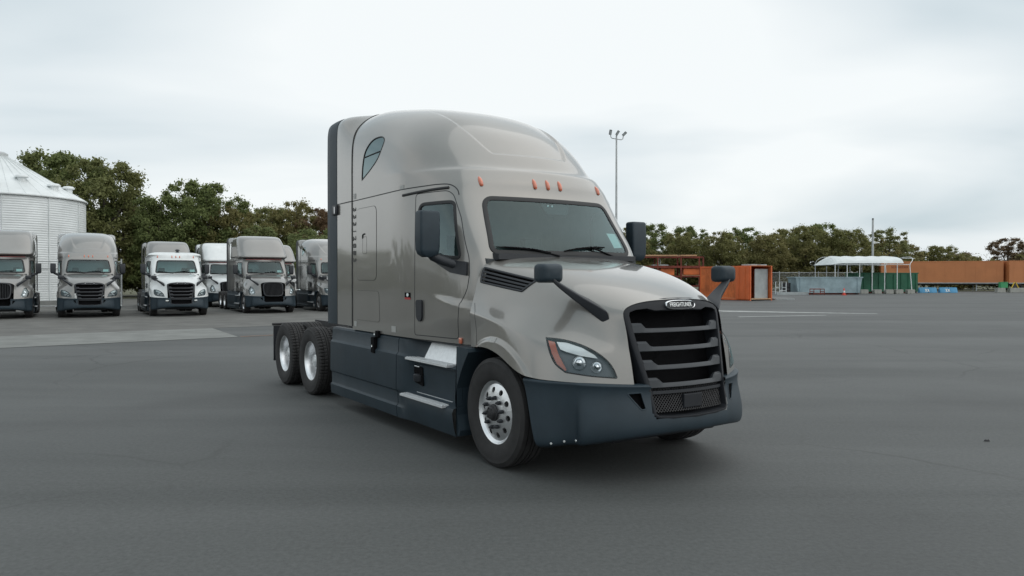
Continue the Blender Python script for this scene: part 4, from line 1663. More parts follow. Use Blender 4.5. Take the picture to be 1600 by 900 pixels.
def fence(label, p0, p1, h, npost):
    d = Vector((p1[0] - p0[0], p1[1] - p0[1], 0))
    L = d.length
    t = thing('chain_link_fence', label, 'fence', (p0[0], p0[1], 0), math.atan2(d.y, d.x))
    for k in range(npost):
        x = L * k / (npost - 1)
        MB().tube([(x, 0, 0), (x, 0, h + .15)], .045, 8).build('post', M_GALVD, t, 60)
    for z in (h - .02, .12):
        MB().tube([(0, .05, z), (L, .05, z)], .03, 6).build('rail', M_GALVD, t, 60)
    v, f = [], []
    stp = .085
    for k in range(int((L + h) / stp)):
        for sg in (0, 1):
            x0 = k * stp - h
            a, b = (x0, 0.0), (x0 + h, h)
            if a[0] < 0:
                a = (0, -x0)
            if b[0] > L:
                b = (L, L - x0)
            if sg:
                a, b = (L - a[0], a[1]), (L - b[0], b[1])
            i = len(v)
            e_ = .0035
            v += [(a[0] - e_, .04, a[1] + .08), (a[0] + e_, .04, a[1] + .08), (b[0] + e_, .04, b[1]), (b[0] - e_, .04, b[1])]
            f.append((i, i + 1, i + 2, i + 3))
    o = link('wire_mesh', mesh('wire_mesh', v, f), M_GALVD, t)
    o['kind'] = 'stuff'


fence('chain link fence with steel posts behind the blue grey dumpster', (30.0, 91.0), (42.5, 92.5), 2.45, 6)
fence('chain link fence with a tall end post seen between the parked trucks', (-30.2, 41.6), (-23.6, 45.4), 2.75, 4)

# ------------------------------------------------------------------ things on the far side of the yard
M_ORANGE = simple('orange_steel', (0.60, 0.155, 0.042), 0.6, 0, 0.35, 0.9)
M_ORANGE2 = simple('bright_orange_steel', (0.66, 0.140, 0.038), 0.55, 0, 0.12, 1.2)
M_RUSTRED = simple('rust_red_steel', (0.17, 0.036, 0.022), 0.75, 0, 0.45, 2.0)
M_TAN = simple('tan_boards', (0.48, 0.30, 0.17), 0.85, 0, 0.2, 3.0)
M_SLATEB = simple('blue_grey_steel', (0.27, 0.36, 0.39), 0.6, 0, 0.25, 1.0)
M_GREENS = simple('green_steel', (0.016, 0.115, 0.060), 0.6, 0, 0.25, 1.0)
M_TRAILER = simple('faded_orange_panel', (0.50, 0.19, 0.070), 0.55, 0, 0.10, 0.5)
M_CANVAS = simple('white_canopy_sheet', (0.64, 0.68, 0.68), 0.6, 0, 0.10, 1.0)
M_BLUE = simple('blue_plastic', (0.07, 0.29, 0.50), 0.5, 0, 0.1)
M_YELLOW = simple('yellow_paint', (0.62, 0.42, 0.04), 0.6, 0, 0.1)
M_BLOCK = simple('concrete_block', (0.34, 0.34, 0.31), 0.9, 0, 0.2, 3.0)
M_CONE = simple('cone_red', (0.62, 0.055, 0.03), 0.5, 0, 0.1)
M_GREYP = simple('grey_board', (0.36, 0.39, 0.39), 0.8, 0, 0.15, 2.0)


def corr_wall(b, x0, x1, y, z0, z1, depth, pitch=.28, axis='x'):
    """box-profile steel wall along x at y"""
    n = max(2, int((x1 - x0) / pitch))
    v, f = [], []
    xs = []
    for k in range(n):
        a = x0 + (x1 - x0) * k / n
        w = (x1 - x0) / n
        xs += [(a, 0), (a + w * .35, 0), (a + w * .5, 1), (a + w * .85, 1)]
    xs.append((x1, 0))
    for xx, o_ in xs:
        for z in (z0, z1):
            v.append((xx, y + o_ * depth, z) if axis == 'x' else (y + o_ * depth, xx, z))
    for i in range(len(xs) - 1):
        f.append((2 * i, 2 * i + 2, 2 * i + 3, 2 * i + 1))
    b.add(v, f)


def container():
    # x runs along the length towards the open end, y across
    a = math.atan2(-5.6, 2.5)
    t = thing('storage_container', 'orange shipping container standing open at one end beyond the truck hood', 'container', (18.39, 58.0, 0), a)
    L, Wd, Hh = 6.1, 2.2, 2.72
    # origin: near corner of the open end, body extends to -x and +y
    b = MB(); corr_wall(b, -L + .1, -.1, .02, .16, Hh - .10, .036); b.build('side_wall', M_ORANGE, t, None)
    b = MB(); corr_wall(b, -L + .1, -.1, Wd - .04, .16, Hh - .10, .036); b.build('side_wall', M_ORANGE, t, None)
    b = MB(); corr_wall(b, .1, Wd - .1, -L + .02, .16, Hh - .1, .036, axis='y'); b.build('end_wall', M_ORANGE, t, None)
    MB().box(-L, 0, .0, Wd, Hh - .04, Hh).build('roof_panel', M_ORANGE, t, None)
    MB().box(-L, 0, 0, Wd, .10, .17).build('floor_panel', M_TAN, t, None)
    for x in (-L, -.1):
        for y in (0, Wd - .1):
            MB().box(x, x + .1, y - .004, y + .104, 0, Hh - .042).build('corner_post', M_ORANGE2, t, None)
    for y in (0, Wd - .08):
        for z in (.02, Hh - .13):
            MB().box(-L + .1, -.1, y - .002, y + .082, z, z + .12).build('side_rail', M_ORANGE2, t, None)
    d = MB().box(-1.55, -.02, -.10, -.045, .10, Hh - .05, .01).build('door', M_ORANGE2, t, None)
    for x in (-1.15, -.45):
        MB().tube([(x, -.12, .12), (x, -.12, Hh - .08)], .018, 6).build('lock_rod', M_ORANGE, d, 60)
    MB().box(-.40, -.32, .75, Wd - .15, .17, Hh - .25).build('inner_board', M_GREYP, t, None)
    b = MB()
    for x, y, z, w in ((-.9, .8, 0, .5), (-.5, 1.5, 0, .35), (-1.4, 1.0, .02, .4)):
        b.box(x - w, x + w, y - .3, y + .3, Hh + z, Hh + z + .07 + w * .1, .02)
    b.build('tarpaulin', M_GREYP, t, None)


container()


def rack():
    t = thing('steel_rack', 'rust red steel storage rack with boards on top behind the truck hood', 'rack', (10.6, 66.0, 0))
    for x in (0.15, 2.2, 4.25, 6.2):
        for y in (0, 1.4):
            MB().box(x - .06, x + .06, y - .06, y + .06, 0, 3.62).build('post', M_RUSTRED, t, None)
    for z in (1.05, 1.9, 2.72, 3.60):
        for y in (0, 1.4):
            MB().box(.15, 6.2, y - .045, y + .045, z - .07, z + .07).build('beam', M_RUSTRED, t, None)
    for x0, x1 in ((.1, 3.9), (4.2, 5.6)):
        MB().box(x0, x1, -.12, 1.5, 3.68, 3.80).build('board', M_TAN, t, None)
    MB().box(.2, 6.15, 0, 1.4, 2.795, 2.84).build('shelf', M_RUSTRED, t, None)
    MB().box(4.35, 6.1, .05, 1.35, 1.975, 2.02).build('shelf', M_TAN, t, None)
    for x0, x1, z0, z1 in ((.4, 1.9, 1.14, 1.80), (2.4, 4.0, 1.14, 1.82), (2.5, 3.7, 2.0, 2.6), (4.5, 5.9, 2.05, 2.6)):
        bx_ = thing('steel_bin', 'orange steel bin on the rust red rack, ' + ('lower' if z0 < 1.5 else 'upper') + (' beside the post nearest the truck' if x0 < 2 else ' in the middle bay' if x0 < 4 else ' bay beside the container'), 'bin', (10.6, 66.0, 0), 0, 'orange bins on the rack')
        MB().box(x0, x1, .15, 1.25, z0, z1, .02).build('bin_body', M_ORANGE, bx_, None)
        MB().box(x0 - .03, x1 + .03, .12, 1.28, z1, z1 + .05).build('bin_rim', M_RUSTRED, bx_, None)


rack()

tp = thing('wall_panel', 'white plastic table upside down on top of the rust red rack', 'table', (13.1, 66.6, 2.84))
MB().box(-.7, .7, -.4, .4, .03, .09, .01).build('table_top', M_CANVAS, tp, None)
for x, y in ((-.1, .1), (.1, .12)):
    MB().tube([(x, y, .09), (x * .5, y, .75)], .025, 6).build('leg', M_CANVAS, tp, 60)
tp.name = 'plastic_table'

ty = thing('spare_wheel', 'black spare wheel with a pale rim leaning on the rack beyond the hood', 'wheel', (14.75, 64.8, .62))
o = MB().lathe([(.36, -.10), (.50, -.13), (.58, -.10), (.60, 0), (.58, .10), (.50, .13), (.36, .10)], 32, 'y', closed=True).build('tyre', M_TYRE, ty, 40)
MB().lathe([(.37, -.10), (.34, -.08), (.32, .0), (.0, .0)], 28).build('rim', M_CANVAS, ty, 40)
ty.location.z = .60


def dumpster(name, label, loc, rz, L, Wd, Hh, mat, taper, ribs):
    t = thing(name, label, 'dumpster', loc, rz)
    b = MB()
    x0, x1 = taper, L - taper
    th = .04
    outer = [(x0, 0, .18), (x1, 0, .18), (L - .05, 0, Hh), (.05, 0, Hh)]
    v = [(x, y, z) for y in (0, Wd) for x, _, z in outer]
    f = [(0, 1, 2, 3), (7, 6, 5, 4), (0, 4, 5, 1), (1, 5, 6, 2), (0, 3, 7, 4)]
    iv = [(x + (th if x < L / 2 else -th), y + (th if y == 0 else -th), z + (.05 if z < 1 else 0)) for x, y, z in v]
    b.add(v, f)
    b.add(iv, [q[::-1] for q in f])
    b.add([v[2], v[3], v[6], v[7], iv[2], iv[3], iv[6], iv[7]], [(0, 1, 5, 4), (3, 2, 6, 7), (1, 3, 7, 5), (2, 0, 4, 6)])
    b.build('bin_body', mat, t, None)
    for y in (-.05, Wd - .03):
        MB().box(-.06, L + .06, y, y + .08, Hh - .02, Hh + .09, .01).build('top_rail', mat, t, None)
    for x in (-.06, L - .04):
        MB().box(x, x + .10, .032, Wd - .032, Hh - .02, Hh + .085, .01).build('top_rail', mat, t, None)
    for k in range(ribs):
        x = x0 + .25 + (x1 - x0 - .5) * k / max(1, ribs - 1)
        MB().box(x - .05, x + .05, -.07, .0, .2, Hh - .03).build('rib', mat, t, None)
    for y in (.25, Wd - .35):
        MB().box(x0, x1, y, y + .12, .0, .178).build('skid', M_RUSTRED, t, None)
    for x in (x0 + .25, x1 - .25):
        for y in (.1, Wd - .2):
            MB().lathe([(0, -.06), (.1, -.06), (.1, .06), (0, .06)], 14, 'y', (x, y, .10)).build('roller', M_STEEL, t, 40)
    return t


dumpster('open_dumpster', 'blue grey open top dumpster with sloped ends beside the white canopy', (30.2, 80.0, 0), .015, 7.2, 2.3, 1.80, M_SLATEB, .28, 2)
dumpster('tall_dumpster', 'tall dark green dumpster standing under the white canopy', (39.9, 87.5, 0), .02, 7.5, 2.4, 2.30, M_GREENS, .02, 9)

# traffic cone
t = thing('traffic_cone', 'red traffic cone with a white collar in front of the blue grey dumpster', 'cone', (34.05, 77.0, 0))
MB().box(-.21, .21, -.21, .21, 0, .045, .01).build('base_plate', M_CONE, t, None)
MB().lathe([(.155, .045), (.115, .27)], 24, 'z').build('cone_skirt', M_CONE, t, 60)
MB().lathe([(.117, .27), (.085, .47)], 24, 'z').build('collar', M_CANVAS, t, 60)
MB().lathe([(.085, .47), (.04, .73), (.02, .74), (0, .74)], 24, 'z').build('cone_tip', M_CONE, t, 60)


def canopy():
    t = thing('canopy', 'white arched canopy on thin steel posts over the green dumpster', 'canopy', (35.9, 84.0, 0))
    L, Wd = 7.9, 5.6
    b = MB()
    rows = []
    for i in range(17):
        x = L * i / 16
        r_ = []
        for k in range(13):
            a = PI * (.03 + .94 * k / 12)
            sag = .05 * math.sin(i * 2.1) * math.sin(a)
            hip = (0.0, .72, 1.0)[min(i, 2)]
            r_.append((x, Wd / 2 - Wd / 2 * math.cos(a), 3.28 + .98 * hip * math.sin(a) ** .8 - sag * hip))
        rows.append(r_)
    loft(b, rows, False)
    loft(b, [[(x, y, z - .02) for x, y, z in r_] for r_ in rows], False)
    b.build('canopy_sheet', M_CANVAS, t, 60)
    # the frame goes on a little past the torn sheet
    for x in (0.25, 1.6, 3.0, 4.4, 5.8, 7.2, 8.6):
        for y in (.05, Wd - .05):
            lean = .25 if x > 8 else 0
            MB().tube([(x + lean, y, 0.30), (x, y, 3.30)], .045, 6).build('post', M_GALV, t, 60)
        pts = [(x + (1.1 * math.sin(PI * k / 12) if x > 8 else 0), Wd / 2 - Wd / 2 * math.cos(PI * (.03 + .94 * k / 12)), 3.25 + .98 * math.sin(PI * (.03 + .94 * k / 12)) ** .8 - .05) for k in range(13)]
        MB().tube(pts, .035, 6).build('bow', M_GALV, t, 60)
    for y in (.05, Wd - .05):
        MB().tube([(.2, y, 3.27), (8.7, y, 3.27)], .035, 6).build('eave_rail', M_GALV, t, 60)
    MB().tube([(8.9, Wd / 2 - .5, 4.05), (10.2, Wd / 2 - .8, 4.0)], .04, 6).build('loose_bow', M_GALV, t, 60)


canopy()
for k, x in enumerate((3.4, 4.9, 6.2, 7.3, 8.6)):
    t = thing('concrete_block', ('first', 'second', 'third', 'fourth', 'fifth')[k] + ' concrete block along the foot of the canopy, counted from the dumpster with sloped ends', 'concrete block', (35.9 + x, 83.95, 0), 0, 'blocks weighing down the canopy')
    MB().box(-.42, .42, -.3, .3, 0, .48, .03).build('block_body', M_BLOCK, t, None)
    MB().tube([(-.12, 0, .47), (-.12, 0, .53), (.12, 0, .53), (.12, 0, .47)], .012, 5).build('lifting_loop', M_STEEL, t, 60)


def trailer(label, p0, ang, L, word):
    t = thing('semi_trailer', label, 'trailer', (p0[0], p0[1], 0), ang, 'orange trailers along the back of the yard')
    Wd = 2.55
    bd = MB().box(0, L, 0, Wd, 1.10, 4.02, .03).build('trailer_box', M_TRAILER, t, None)
    for k in range(int(L / 1.2)):
        x = .6 + k * 1.2
        MB().box(x - .02, x + .02, -.012, 0.02, 1.22, 3.9).build('panel_seam', M_TRAILER, bd, None)
    MB().box(-.02, L + .02, -.02, .04, 3.92, 4.05).build('top_rail', M_TRAILER, t, None)
    MB().box(-.02, L + .02, -.02, .04, 1.04, 1.16).build('bottom_rail', M_GREYP, t, None)
    MB().box(.3, L - .3, .5, Wd - .5, .85, 1.098).build('underframe', M_STEEL, t, None)
    for x in (1.2, 2.4):
        for y in (.02, Wd - .30):
            o = link('wheel', WM['drive_tyre'], None, t)
            o.location = (x, y + .14, .505)
    for y in (.35, Wd - .45):
        MB().box(L - 3.1, L - 2.95, y, y + .12, .05, .9).build('landing_leg', M_GREYP, t, None)
    if word:
        me = text_mesh(word, .40, .004)
        me.materials.clear()
        o = link('lettering', me, M_RUSTRED, bd)
        o.location = (2.3, -.02, 3.25)
        o.rotation_euler = (PI / 2, 0, 0)
    return t


trailer('long faded orange semi trailer behind the green dumpster', (50.9, 103.6), -.33, 14.6, 'SCHNEIDER')
trailer('second orange semi trailer at the edge of the photo beyond the yellow sign', (65.0, 98.2), -.12, 14.0, '')


def barrier(x, y, lab):
    t = thing('water_barrier', lab, 'barrier', (x, y, 0), .03, 'blue barriers in front of the trailer')
    for k in range(2):
        sec = []
        for xx, s in ((0.0, .86), (.05, 1.0), (.98, 1.0), (1.03, .86)):
            x_ = k * 1.08 + xx
            sec.append([(x_, -.26 * s, 0), (x_, -.26 * s, .16), (x_, -.13 * s, .40), (x_, -.10 * s, .64 * s), (x_, .10 * s, .64 * s), (x_, .13 * s, .40), (x_, .26 * s, .16), (x_, .26 * s, 0)])
        b = MB(); loft(b, sec)
        p = b.build('barrier_section', M_BLUE, t, 40)
        b = MB()
        x0 = k * .28 + .62
        b.add([(x0, -.285, .14), (x0 + .09, -.285, .14), (x0 + .27, -.145, .46), (x0 + .18, -.145, .46)], [(0, 1, 2, 3)])
        b.add([(x0 + .18, -.288, .14), (x0 + .27, -.288, .14), (x0 + .09, -.148, .46), (x0, -.148, .46)], [(0, 1, 2, 3)])
        b.build('white_mark', M_CANVAS, p, None)


barrier(48.75, 90.0, 'blue plastic barrier with white marks beside the green dumpster')
barrier(51.2, 90.0, 'blue plastic barrier with white marks standing clear before the trailer')

for x, w, lab in ((59.3, 1.0, 'pale concrete block carrying the small green box'), (60.85, 1.9, 'long pale concrete block under the yellow sign')):
    t = thing('concrete_block', lab, 'concrete block', (x, 92.0, 0))
    MB().box(0, w, -.3, .3, 0, .56, .03).build('block_body', M_BLOCK, t, None)
    MB().tube([(w / 2 - .1, 0, .55), (w / 2 - .1, 0, .61), (w / 2 + .1, 0, .61), (w / 2 + .1, 0, .55)], .012, 5).build('lifting_loop', M_STEEL, t, 60)
t = thing('utility_box', 'small green box on a pale concrete block before the orange trailer', 'box', (59.75, 92.0, .56))
MB().box(0, .85, -.25, .25, 0, .66, .03).build('box_body', simple('leaf_green_paint', (.05, .30, .12), .6), t, None)
MB().box(-.03, .88, -.28, .28, .66, .72, .02).build('box_lid', simple('leaf_green_paint', (.05, .30, .12), .6), t, None)
t = thing('warning_sign', 'yellow A shaped warning sign on a concrete block at the trailer', 'sign', (61.1, 91.9, .56))
for s in (-1, 1):
    MB().add([(.45 + s * .42 - .05, -.05, 0), (.45 + s * .42 + .05, -.05, 0), (.45 + s * .06 + .05, -.05, .72), (.45 + s * .06 - .05, -.05, .72),
              (.45 + s * .42 - .05, .05, 0), (.45 + s * .42 + .05, .05, 0), (.45 + s * .06 + .05, .05, .72), (.45 + s * .06 - .05, .05, .72)],
             [(0, 1, 2, 3), (7, 6, 5, 4), (0, 4, 5, 1), (1, 5, 6, 2), (2, 6, 7, 3), (3, 7, 4, 0)]).build('sign_leg', M_YELLOW, t, None)
MB().prism([(.22, .10), (.68, .10), (.48, .58), (.42, .58)], 'y', -.03, .03).build('sign_board', M_STEEL, t, None)

# odds and ends between the container and the blue grey dumpster
t = thing('wooden_pallet', 'pale pallet lying flat beside the open orange container', 'pallet', (21.6, 60.6, 0), .3)
for k in range(6):
    MB().box(-.9 + k * .32, -.66 + k * .32, -.7, .7, .11, .14).build('deck_board', M_GREYP, t, None)
for y in (-.65, -.06, .55):
    MB().box(-.9, .94, y, y + .1, .0, .108).build('bearer', M_GREYP, t, None)


def pipe_frame(name, lab, loc, w, h, d, mat, cat, rr=.045):
    t = thing(name, lab, cat, loc, .2)
    for y in (0, d):
        MB().tube([(0, y, 0), (0, y, h), (w, y, h), (w, y, 0)], rr, 8).build('hoop', mat, t, 60)
    for x in (0, w):
        MB().tube([(x, 0, h * .55), (x, d, h * .55)], rr * .8, 8).build('cross_bar', mat, t, 60)
    MB().tube([(0, 0, h * .3), (w, 0, h * .3)], rr * .8, 8).build('cross_bar', mat, t, 60)


pipe_frame('pipe_stand', 'white pipe stand beside a dark drum in the yard', (28.3, 79.4, 0), .75, 1.35, .8, M_CANVAS, 'stand')
pipe_frame('trolley_frame', 'low rust red pipe frame at the foot of the blue grey dumpster', (31.2, 77.6, 0), 1.2, .62, .7, M_RUSTRED, 'frame', .05)
pipe_frame('scaffold_frame', 'tall rust red pipe frame behind the pale pallet', (26.6, 80.5, 0), .9, 1.55, .8, M_RUSTRED, 'frame', .05)
t = thing('oil_drum', 'dark drum standing behind the white pipe stand', 'drum', (29.6, 81.0, 0))
MB().lathe([(0, 0), (.42, 0), (.43, .05), (.42, .10), (.42, .42), (.445, .45), (.42, .48), (.42, .82), (.445, .85), (.42, .88), (.43, 1.22), (.40, 1.25), (0, 1.23)], 24, 'z').build('drum_body', M_STEEL, t, 40)
MB().lathe([(.06, 1.23), (.06, 1.27), (0, 1.27)], 10, 'z', (.2, 0, 0)).build('bung', M_STEEL, t, 40)
t = thing('beam_stack', 'bundle of grey beams lying in front of the pipe frames', 'beams', (27.6, 78.2, 0), .05)
for k, (y, z) in enumerate(((0, 0), (.22, 0), (.11, .15))):
    MB().box(0, 3.4, y, y + .16, z, z + .145).build('beam', M_GREYP, t, None)

# light mast and pole
t = thing('light_mast', 'tall steel light mast with three floodlights rising behind the truck', 'light pole', (11.1, 80.0, 0))
MB().tube([(0, 0, 0), (0, 0, 8), (0, 0, 16.9)], [.16, .12, .085], 12).build('mast', M_GALVD, t, 60)
MB().box(-.3, .3, -.3, .3, 0, .35, .03).build('mast_foot', M_BLOCK, t, None)
MB().tube([(-.62, 0, 17.05), (-.60, 0, 16.75), (-.5, 0, 16.62), (.5, 0, 16.45), (.68, 0, 16.55), (.72, 0, 16.85)], .045, 8).build('cross_arm', M_GALVD, t, 60)
MB().tube([(0, 0, 16.85), (0.05, 0, 17.1)], .05, 8).build('head_bracket', M_GALVD, t, 60)
for x, z, a in ((-.64, 17.25, .15), (.12, 17.18, .55), (.85, 17.08, .8)):
    b = MB().box(-.13, .13, -.22, .22, -.26, .26, .03)
    o = b.build('floodlight', M_DARK, t, 40)
    o.location = (x, 0, z)
    o.rotation_euler = (.3, a, 0)
    g = MB().box(-.10, .10, -.235, -.222, -.22, .22).build('lamp_glass', M_GREYP, o, None)
t = thing('utility_pole', 'grey steel pole standing among the trees behind the canopy', 'pole', (48.0, 100.0, 0))
MB().tube([(0, 0, 0), (0, 0, 9.6)], [.17, .12], 10).build('pole_shaft', M_GALVD, t, 60)
MB().tube([(0, 0, 9.55), (0, 0, 9.72)], [.14, .10], 10).build('pole_cap', M_STEEL, t, 60)
MB().tube([(0, 0, 5.6), (.35, 0, 5.6)], .04, 6).build('pole_bracket', M_STEEL, t, 60)

# ------------------------------------------------------------------ trees
M_BARK = simple('bark', (0.075, 0.062, 0.050), 0.95, 0, 0.3, 4.0, 0.3)
LEAF = {
    'dark': leaf_mat('dark_leaves', (0.108, 0.140, 0.050), (0.232, 0.272, 0.104), (0.225, 0.185, 0.080), 0.5),
    'olive': leaf_mat('olive_leaves', (0.130, 0.140, 0.046), (0.270, 0.270, 0.108), (0.260, 0.215, 0.095), 0.6),
    'pale': leaf_mat('pale_leaves', (0.120, 0.150, 0.060), (0.270, 0.310, 0.130), (0.230, 0.210, 0.085), 0.5),
    'brown': leaf_mat('brown_leaves', (0.110, 0.088, 0.054), (0.220, 0.170, 0.100), (0.190, 0.110, 0.062), 0.8),
}


def leaf_cloud(rng, centres, radii, per, size):
    """leaf-sized faces spread through clumps"""
    C = np.repeat(centres, per, 0)
    Rr = np.repeat(radii, per)
    n = len(C)
    d = rng.normal(size=(n, 3))
    d /= np.linalg.norm(d, axis=1, keepdims=True)
    rad = np.minimum(np.abs(rng.normal(0, .62, n)) + .12, 1.7)
    P = C + d * (Rr * rad)[:, None] * np.array([1.0, 1.0, .72])
    nrm = d * .7 + rng.normal(size=(n, 3)) * .5 + np.array([0, 0, .35])
    nrm /= np.linalg.norm(nrm, axis=1, keepdims=True)
    u = np.cross(nrm, rng.normal(size=(n, 3)))
    u /= np.linalg.norm(u, axis=1, keepdims=True) + 1e-9
    w = np.cross(nrm, u)
    s = size * rng.uniform(.55, 1.25, n)[:, None]
    V = np.stack([P - u * s * .5, P + w * s * .32, P + u * s * .6, P - w * s * .34], 1).reshape(-1, 3)
    F = np.arange(n * 4).reshape(n, 4)
    return V, F


def make_tree_meshes(seed, slim=1.0, low=.12, bushy=1.0, clumps=95, per=190, size=.021):
    """unit tree, 1 m tall"""
    rng = np.random.default_rng(seed)
    W = .34 * slim
    cs, rs = [], []
    # a few limbs carry the clumps, so the outline has lobes and gaps
    nl = rng.integers(6, 10)
    limbs = []
    for k in range(nl):
        a = 2 * PI * k / nl + rng.uniform(-.4, .4)
        z0 = rng.uniform(low + .04, .5)
        z1 = z0 + rng.uniform(.10, .40)
        z1 = min(z1, .93)
        rr = W * math.sqrt(max(.05, 1 - ((z1 - .50) / .52) ** 2)) * rng.uniform(.65, .98)
        limbs.append(((0, 0, z0), (rr * math.cos(a), rr * math.sin(a), z1)))
    limbs.append(((0, 0, .4), (rng.uniform(-.05, .05), rng.uniform(-.05, .05), .94)))
    limbs.append(((0, 0, .4), (rng.uniform(-.12, .12), rng.uniform(-.12, .12), .86)))
    ph = rng.uniform(0, 6.28, 6)

    def env(a, z):
        base = math.sqrt(max(.02, 1 - abs((z - .46) / .53) ** 2.2))
        return W * base * (1 + .16 * math.sin(2 * a + ph[0] + 5 * z) + .13 * math.sin(3 * a + ph[1] - 7 * z) + .10 * math.sin(5 * a + ph[2] + 11 * z))
    for i in range(int(clumps * 1.25)):
        a = rng.uniform(0, 2 * PI)
        z = low + (.955 - low) * rng.uniform() ** .85
        rr = env(a, z) * rng.uniform(.55, 1.0) ** .6
        cs.append(np.array([rr * math.cos(a), rr * math.sin(a), z]))
        rs.append(rng.uniform(.040, .085) * bushy * (1.0 if z < .8 else .75))
    for i in range(int(clumps * .45)):
        a_, b_ = limbs[rng.integers(len(limbs))]
        t = rng.uniform(.55, .98)
        p = np.array(a_) + (np.array(b_) - np.array(a_)) * t + rng.normal(size=3) * .03
        p[2] = min(max(p[2], low), .96)
        cs.append(p)
        rs.append(rng.uniform(.04, .075) * bushy)
    V, F = leaf_cloud(rng, np.array(cs), np.array(rs), per, size)
    crown = mesh('crown', V, F)
    b = MB()
    b.tube([(0, 0, 0), (.004, .006, .2), (-.006, .0, .45), (.004, -.003, .85)], [.024, .019, .014, .004], 8)
    for a_, b_ in limbs:
        mid = (a_[0] * .5 + b_[0] * .5, a_[1] * .5 + b_[1] * .5, a_[2] * .45 + b_[2] * .55)
        b.tube([a_, mid, b_], [.010, .007, .003], 6)
    trunk = mesh('trunk', b.v, b.f, 60)
    trunk.materials.append(M_BARK)
    return crown, trunk


TREES = [make_tree_meshes(100 + i, slim=(1.0, .85, 1.2, 1.05, .9, 1.3, 1.1)[i], low=(.10, .14, .06, .10, .08, .05, .12)[i], bushy=(1.0, .95, 1.1, 1.0, .9, 1.15, .85)[i], clumps=(100, 95, 115, 100, 90, 120, 60)[i]) for i in range(7)]


def tree(label, x, y, h, kind_, var, wide=1.0, rz=None, group=None, name='broadleaf_tree'):
    t = thing(name, label, 'tree', (x, y, 0), random.uniform(0, 6.28) if rz is None else rz, group)
    cr, tr = TREES[var]
    c = link('crown', cr, None, t)
    if not cr.materials:
        cr.materials.append(LEAF[kind_])
    c.material_slots[0].link = 'OBJECT'
    c.material_slots[0].material = LEAF[kind_]
    k = link('trunk', tr, None, t)
    for q in (c, k):
        q.scale = (h * wide, h * wide, h)
    return t


GR = 'trees beyond the yard behind the containers'
for i, (x, y, h, k, v, w, lab) in enumerate((
        (18.9, 118, 10.0, 'olive', 0, 1.0, 'olive tree just beside the light mast behind the truck mirror'),
        (21.0, 112, 10.1, 'dark', 3, 1.0, 'dark green tree behind the far door mirror of the near truck'),
        (24.0, 108, 8.6, 'olive', 2, 1.0, 'low olive tree directly above the boards on the steel rack'),
        (27.3, 116, 10.0, 'dark', 1, 1.1, 'pointed green tree above the joint of rack and orange container'),
        (29.9, 107, 8.5, 'olive', 5, .9, 'bushy olive tree behind the far hood mirror'),
        (35.3, 115, 9.8, 'dark', 0, 1.0, 'dark tree above the bright door of the open container'),
        (37.0, 108, 8.3, 'olive', 2, 1.0, 'wide olive tree above the open end of the container'),
        (41.9, 117, 9.7, 'olive', 4, 1.2, 'olive tree above the chain link fence'),
        (43.0, 110, 9.6, 'olive', 5, 1.0, 'broad rounded olive tree above the sloped end of the blue grey dumpster'),
        (47.2, 116, 10.4, 'dark', 3, 1.2, 'tallest dark green tree of the wood, above the middle of the blue grey dumpster'),
        (48.4, 108, 9.2, 'olive', 2, 1.0, 'olive tree rising behind the near end of the canopy'),
        (53.2, 117, 8.7, 'olive', 0, 1.1, 'olive tree just beside the steel pole over the canopy'),
        (55.2, 110, 9.1, 'pale', 6, 1.0, 'airy pale green tree with gaps, beside the steel pole'),
        (59.5, 116, 7.7, 'olive', 5, 1.1, 'rounded olive tree behind the torn end of the canopy'),
        (64.5, 113, 6.9, 'olive', 2, 1.2, 'low bushy tree above the near end of the long trailer'),
        (70.5, 119, 6.0, 'brown', 5, 1.2, 'low brown tree above the middle of the long trailer'),
        (75.2, 114, 8.1, 'brown', 4, 1.15, 'brownish purple tree standing above the joint between the two trailers'),
        (80.5, 117, 7.3, 'brown', 1, 1.2, 'brown tree at the edge of the photo above the second trailer'))):
    tree(lab, x, y, h, k, v, w, None, GR)
GL = 'trees behind the parked trucks'
for i, (x, y, h, k, v, w, lab) in enumerate((
        (-51.0, 77, 13.6, 'dark', 2, .9, 'dark tree at the edge of the photo behind the silo roof'),
        (-45.7, 74, 14.5, 'dark', 1, .9, 'tall dark tree topping out above the slope of the silo roof'),
        (-41.0, 70, 13.6, 'dark', 3, 1.0, 'tallest dark tree beside the silo eave'),
        (-37.4, 69, 12.9, 'dark', 0, .95, 'tall dark tree above the gap beside the silo'),
        (-36.2, 73, 9.6, 'brown', 4, .9, 'brownish tree behind the roof of the grey truck at the silo'),
        (-32.0, 68, 9.4, 'dark', 1, .95, 'airy dark tree above the white day cab'),
        (-30.6, 71, 11.2, 'dark', 0, .9, 'tall dark green tree above the truck hidden by the white day cab'),
        (-28.2, 70, 10.8, 'dark', 3, .9, 'tall dark green tree above the white sleeper truck'),
        (-26.4, 71, 8.8, 'olive', 2, .9, 'olive tree above the grey truck with the visor roof'),
        (-24.0, 75, 9.0, 'dark', 4, 1.0, 'dark tree above the sliver of grey roof'),
        (-22.8, 68, 6.6, 'pale', 6, 1.0, 'small grey green tree low between the visor roof and the taller trees'),
        (-25.2, 78, 9.2, 'olive', 5, .8, 'olive tree seen over the rear of the visor roof truck'),
        (-21.6, 76, 9.6, 'olive', 5, .85, 'rounded olive tree beside the extender of the near truck'),
        (-18.6, 75, 9.0, 'brown', 0, .9, 'brown autumn tree touching the rear edge of the near truck'),
        (-16.4, 62, 6.0, 'pale', 2, .95, 'light green bush behind the rear edge of the near truck'))):
    tree(lab, x, y, h, k, v, w, None, GL)


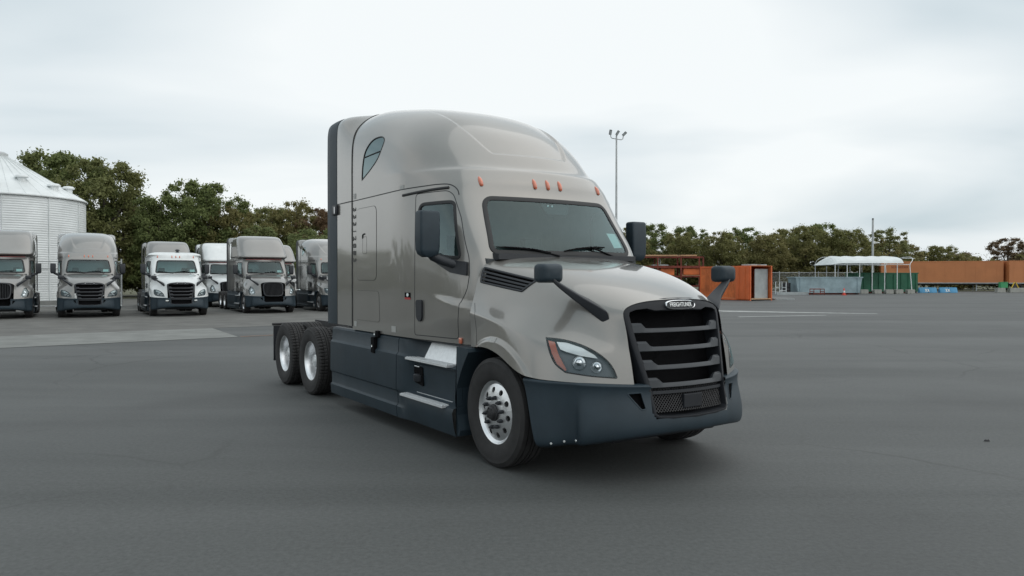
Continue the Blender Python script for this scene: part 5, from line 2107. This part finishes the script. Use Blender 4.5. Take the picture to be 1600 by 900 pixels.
# undergrowth that fills the wood's edge: nobody could count it
def undergrowth(name, label, spans, mat, seed, size):
    rng = np.random.default_rng(seed)
    cs, rs = [], []
    for x0, y0, x1, y1, h, n in spans:
        t = rng.uniform(0, 1, n)
        zz = rng.uniform(0.2, 1, n) ** 1.2 * h * (0.65 + 0.35 * np.sin(t * 23 + seed) ** 2)
        cs.append(np.stack([x0 + (x1 - x0) * t + rng.normal(size=n) * .5, y0 + (y1 - y0) * t + rng.uniform(-3.5, 3.5, n), zz], 1))
        rs.append(rng.uniform(.5, 1.0, n))
    V, F = leaf_cloud(rng, np.concatenate(cs), np.concatenate(rs), 80, size)
    V[:, 2] = np.maximum(V[:, 2], .02)
    kind(link(name, mesh(name, V, F), mat), 'stuff', label)


undergrowth('undergrowth', 'olive and brown scrub filling the edge of the wood beyond the yard', [(14, 110, 56, 109, 7.2, 900), (56, 111, 92, 114, 5.2, 420), (92, 114, 170, 128, 6.5, 420)], LEAF['olive'], 5, .34)
undergrowth('scrub', 'dark scrub under the trees behind the parked trucks', [(-62, 74, -30, 73, 6.0, 620), (-33, 73, -14, 74, 6.5, 420), (-16, 76, 16, 110, 7.5, 520)], LEAF['dark'], 6, .32)
# the wood goes on beside the yard, out of the picture; the near truck's flank mirrors it
undergrowth('treeline', 'dark treeline beside the yard, mirrored in the flank of the near truck', [(-62, 62, -78, 10, 6.0, 520), (-78, 10, -70, -45, 6.0, 420)], LEAF['dark'], 8, .5)

# small litter on the asphalt
for k, (x, y, w, lab) in enumerate(((5.07, 8.0, .035, 'dark scrap lying on the open asphalt far from the truck'), (2.98, 10.2, .03, 'small dark scrap on the asphalt beyond the bumper'))):
    rng = np.random.default_rng(k)
    n = 9
    ring = [(w * rng.uniform(.5, 1.2) * math.cos(2 * PI * i / n), w * .6 * rng.uniform(.4, 1.1) * math.sin(2 * PI * i / n)) for i in range(n)]
    v = [(a, b_, .002) for a, b_ in ring] + [(a * .6, b_ * .6, .014 + .01 * rng.uniform()) for a, b_ in ring]
    f = [tuple(range(n, 2 * n))] + [(i, (i + 1) % n, n + (i + 1) % n, n + i) for i in range(n)]
    o = link('debris_scrap', mesh('debris_scrap', v, f, 30), M_STEEL)
    o.location = (x, y, .0)
    tag(o, lab, 'debris')
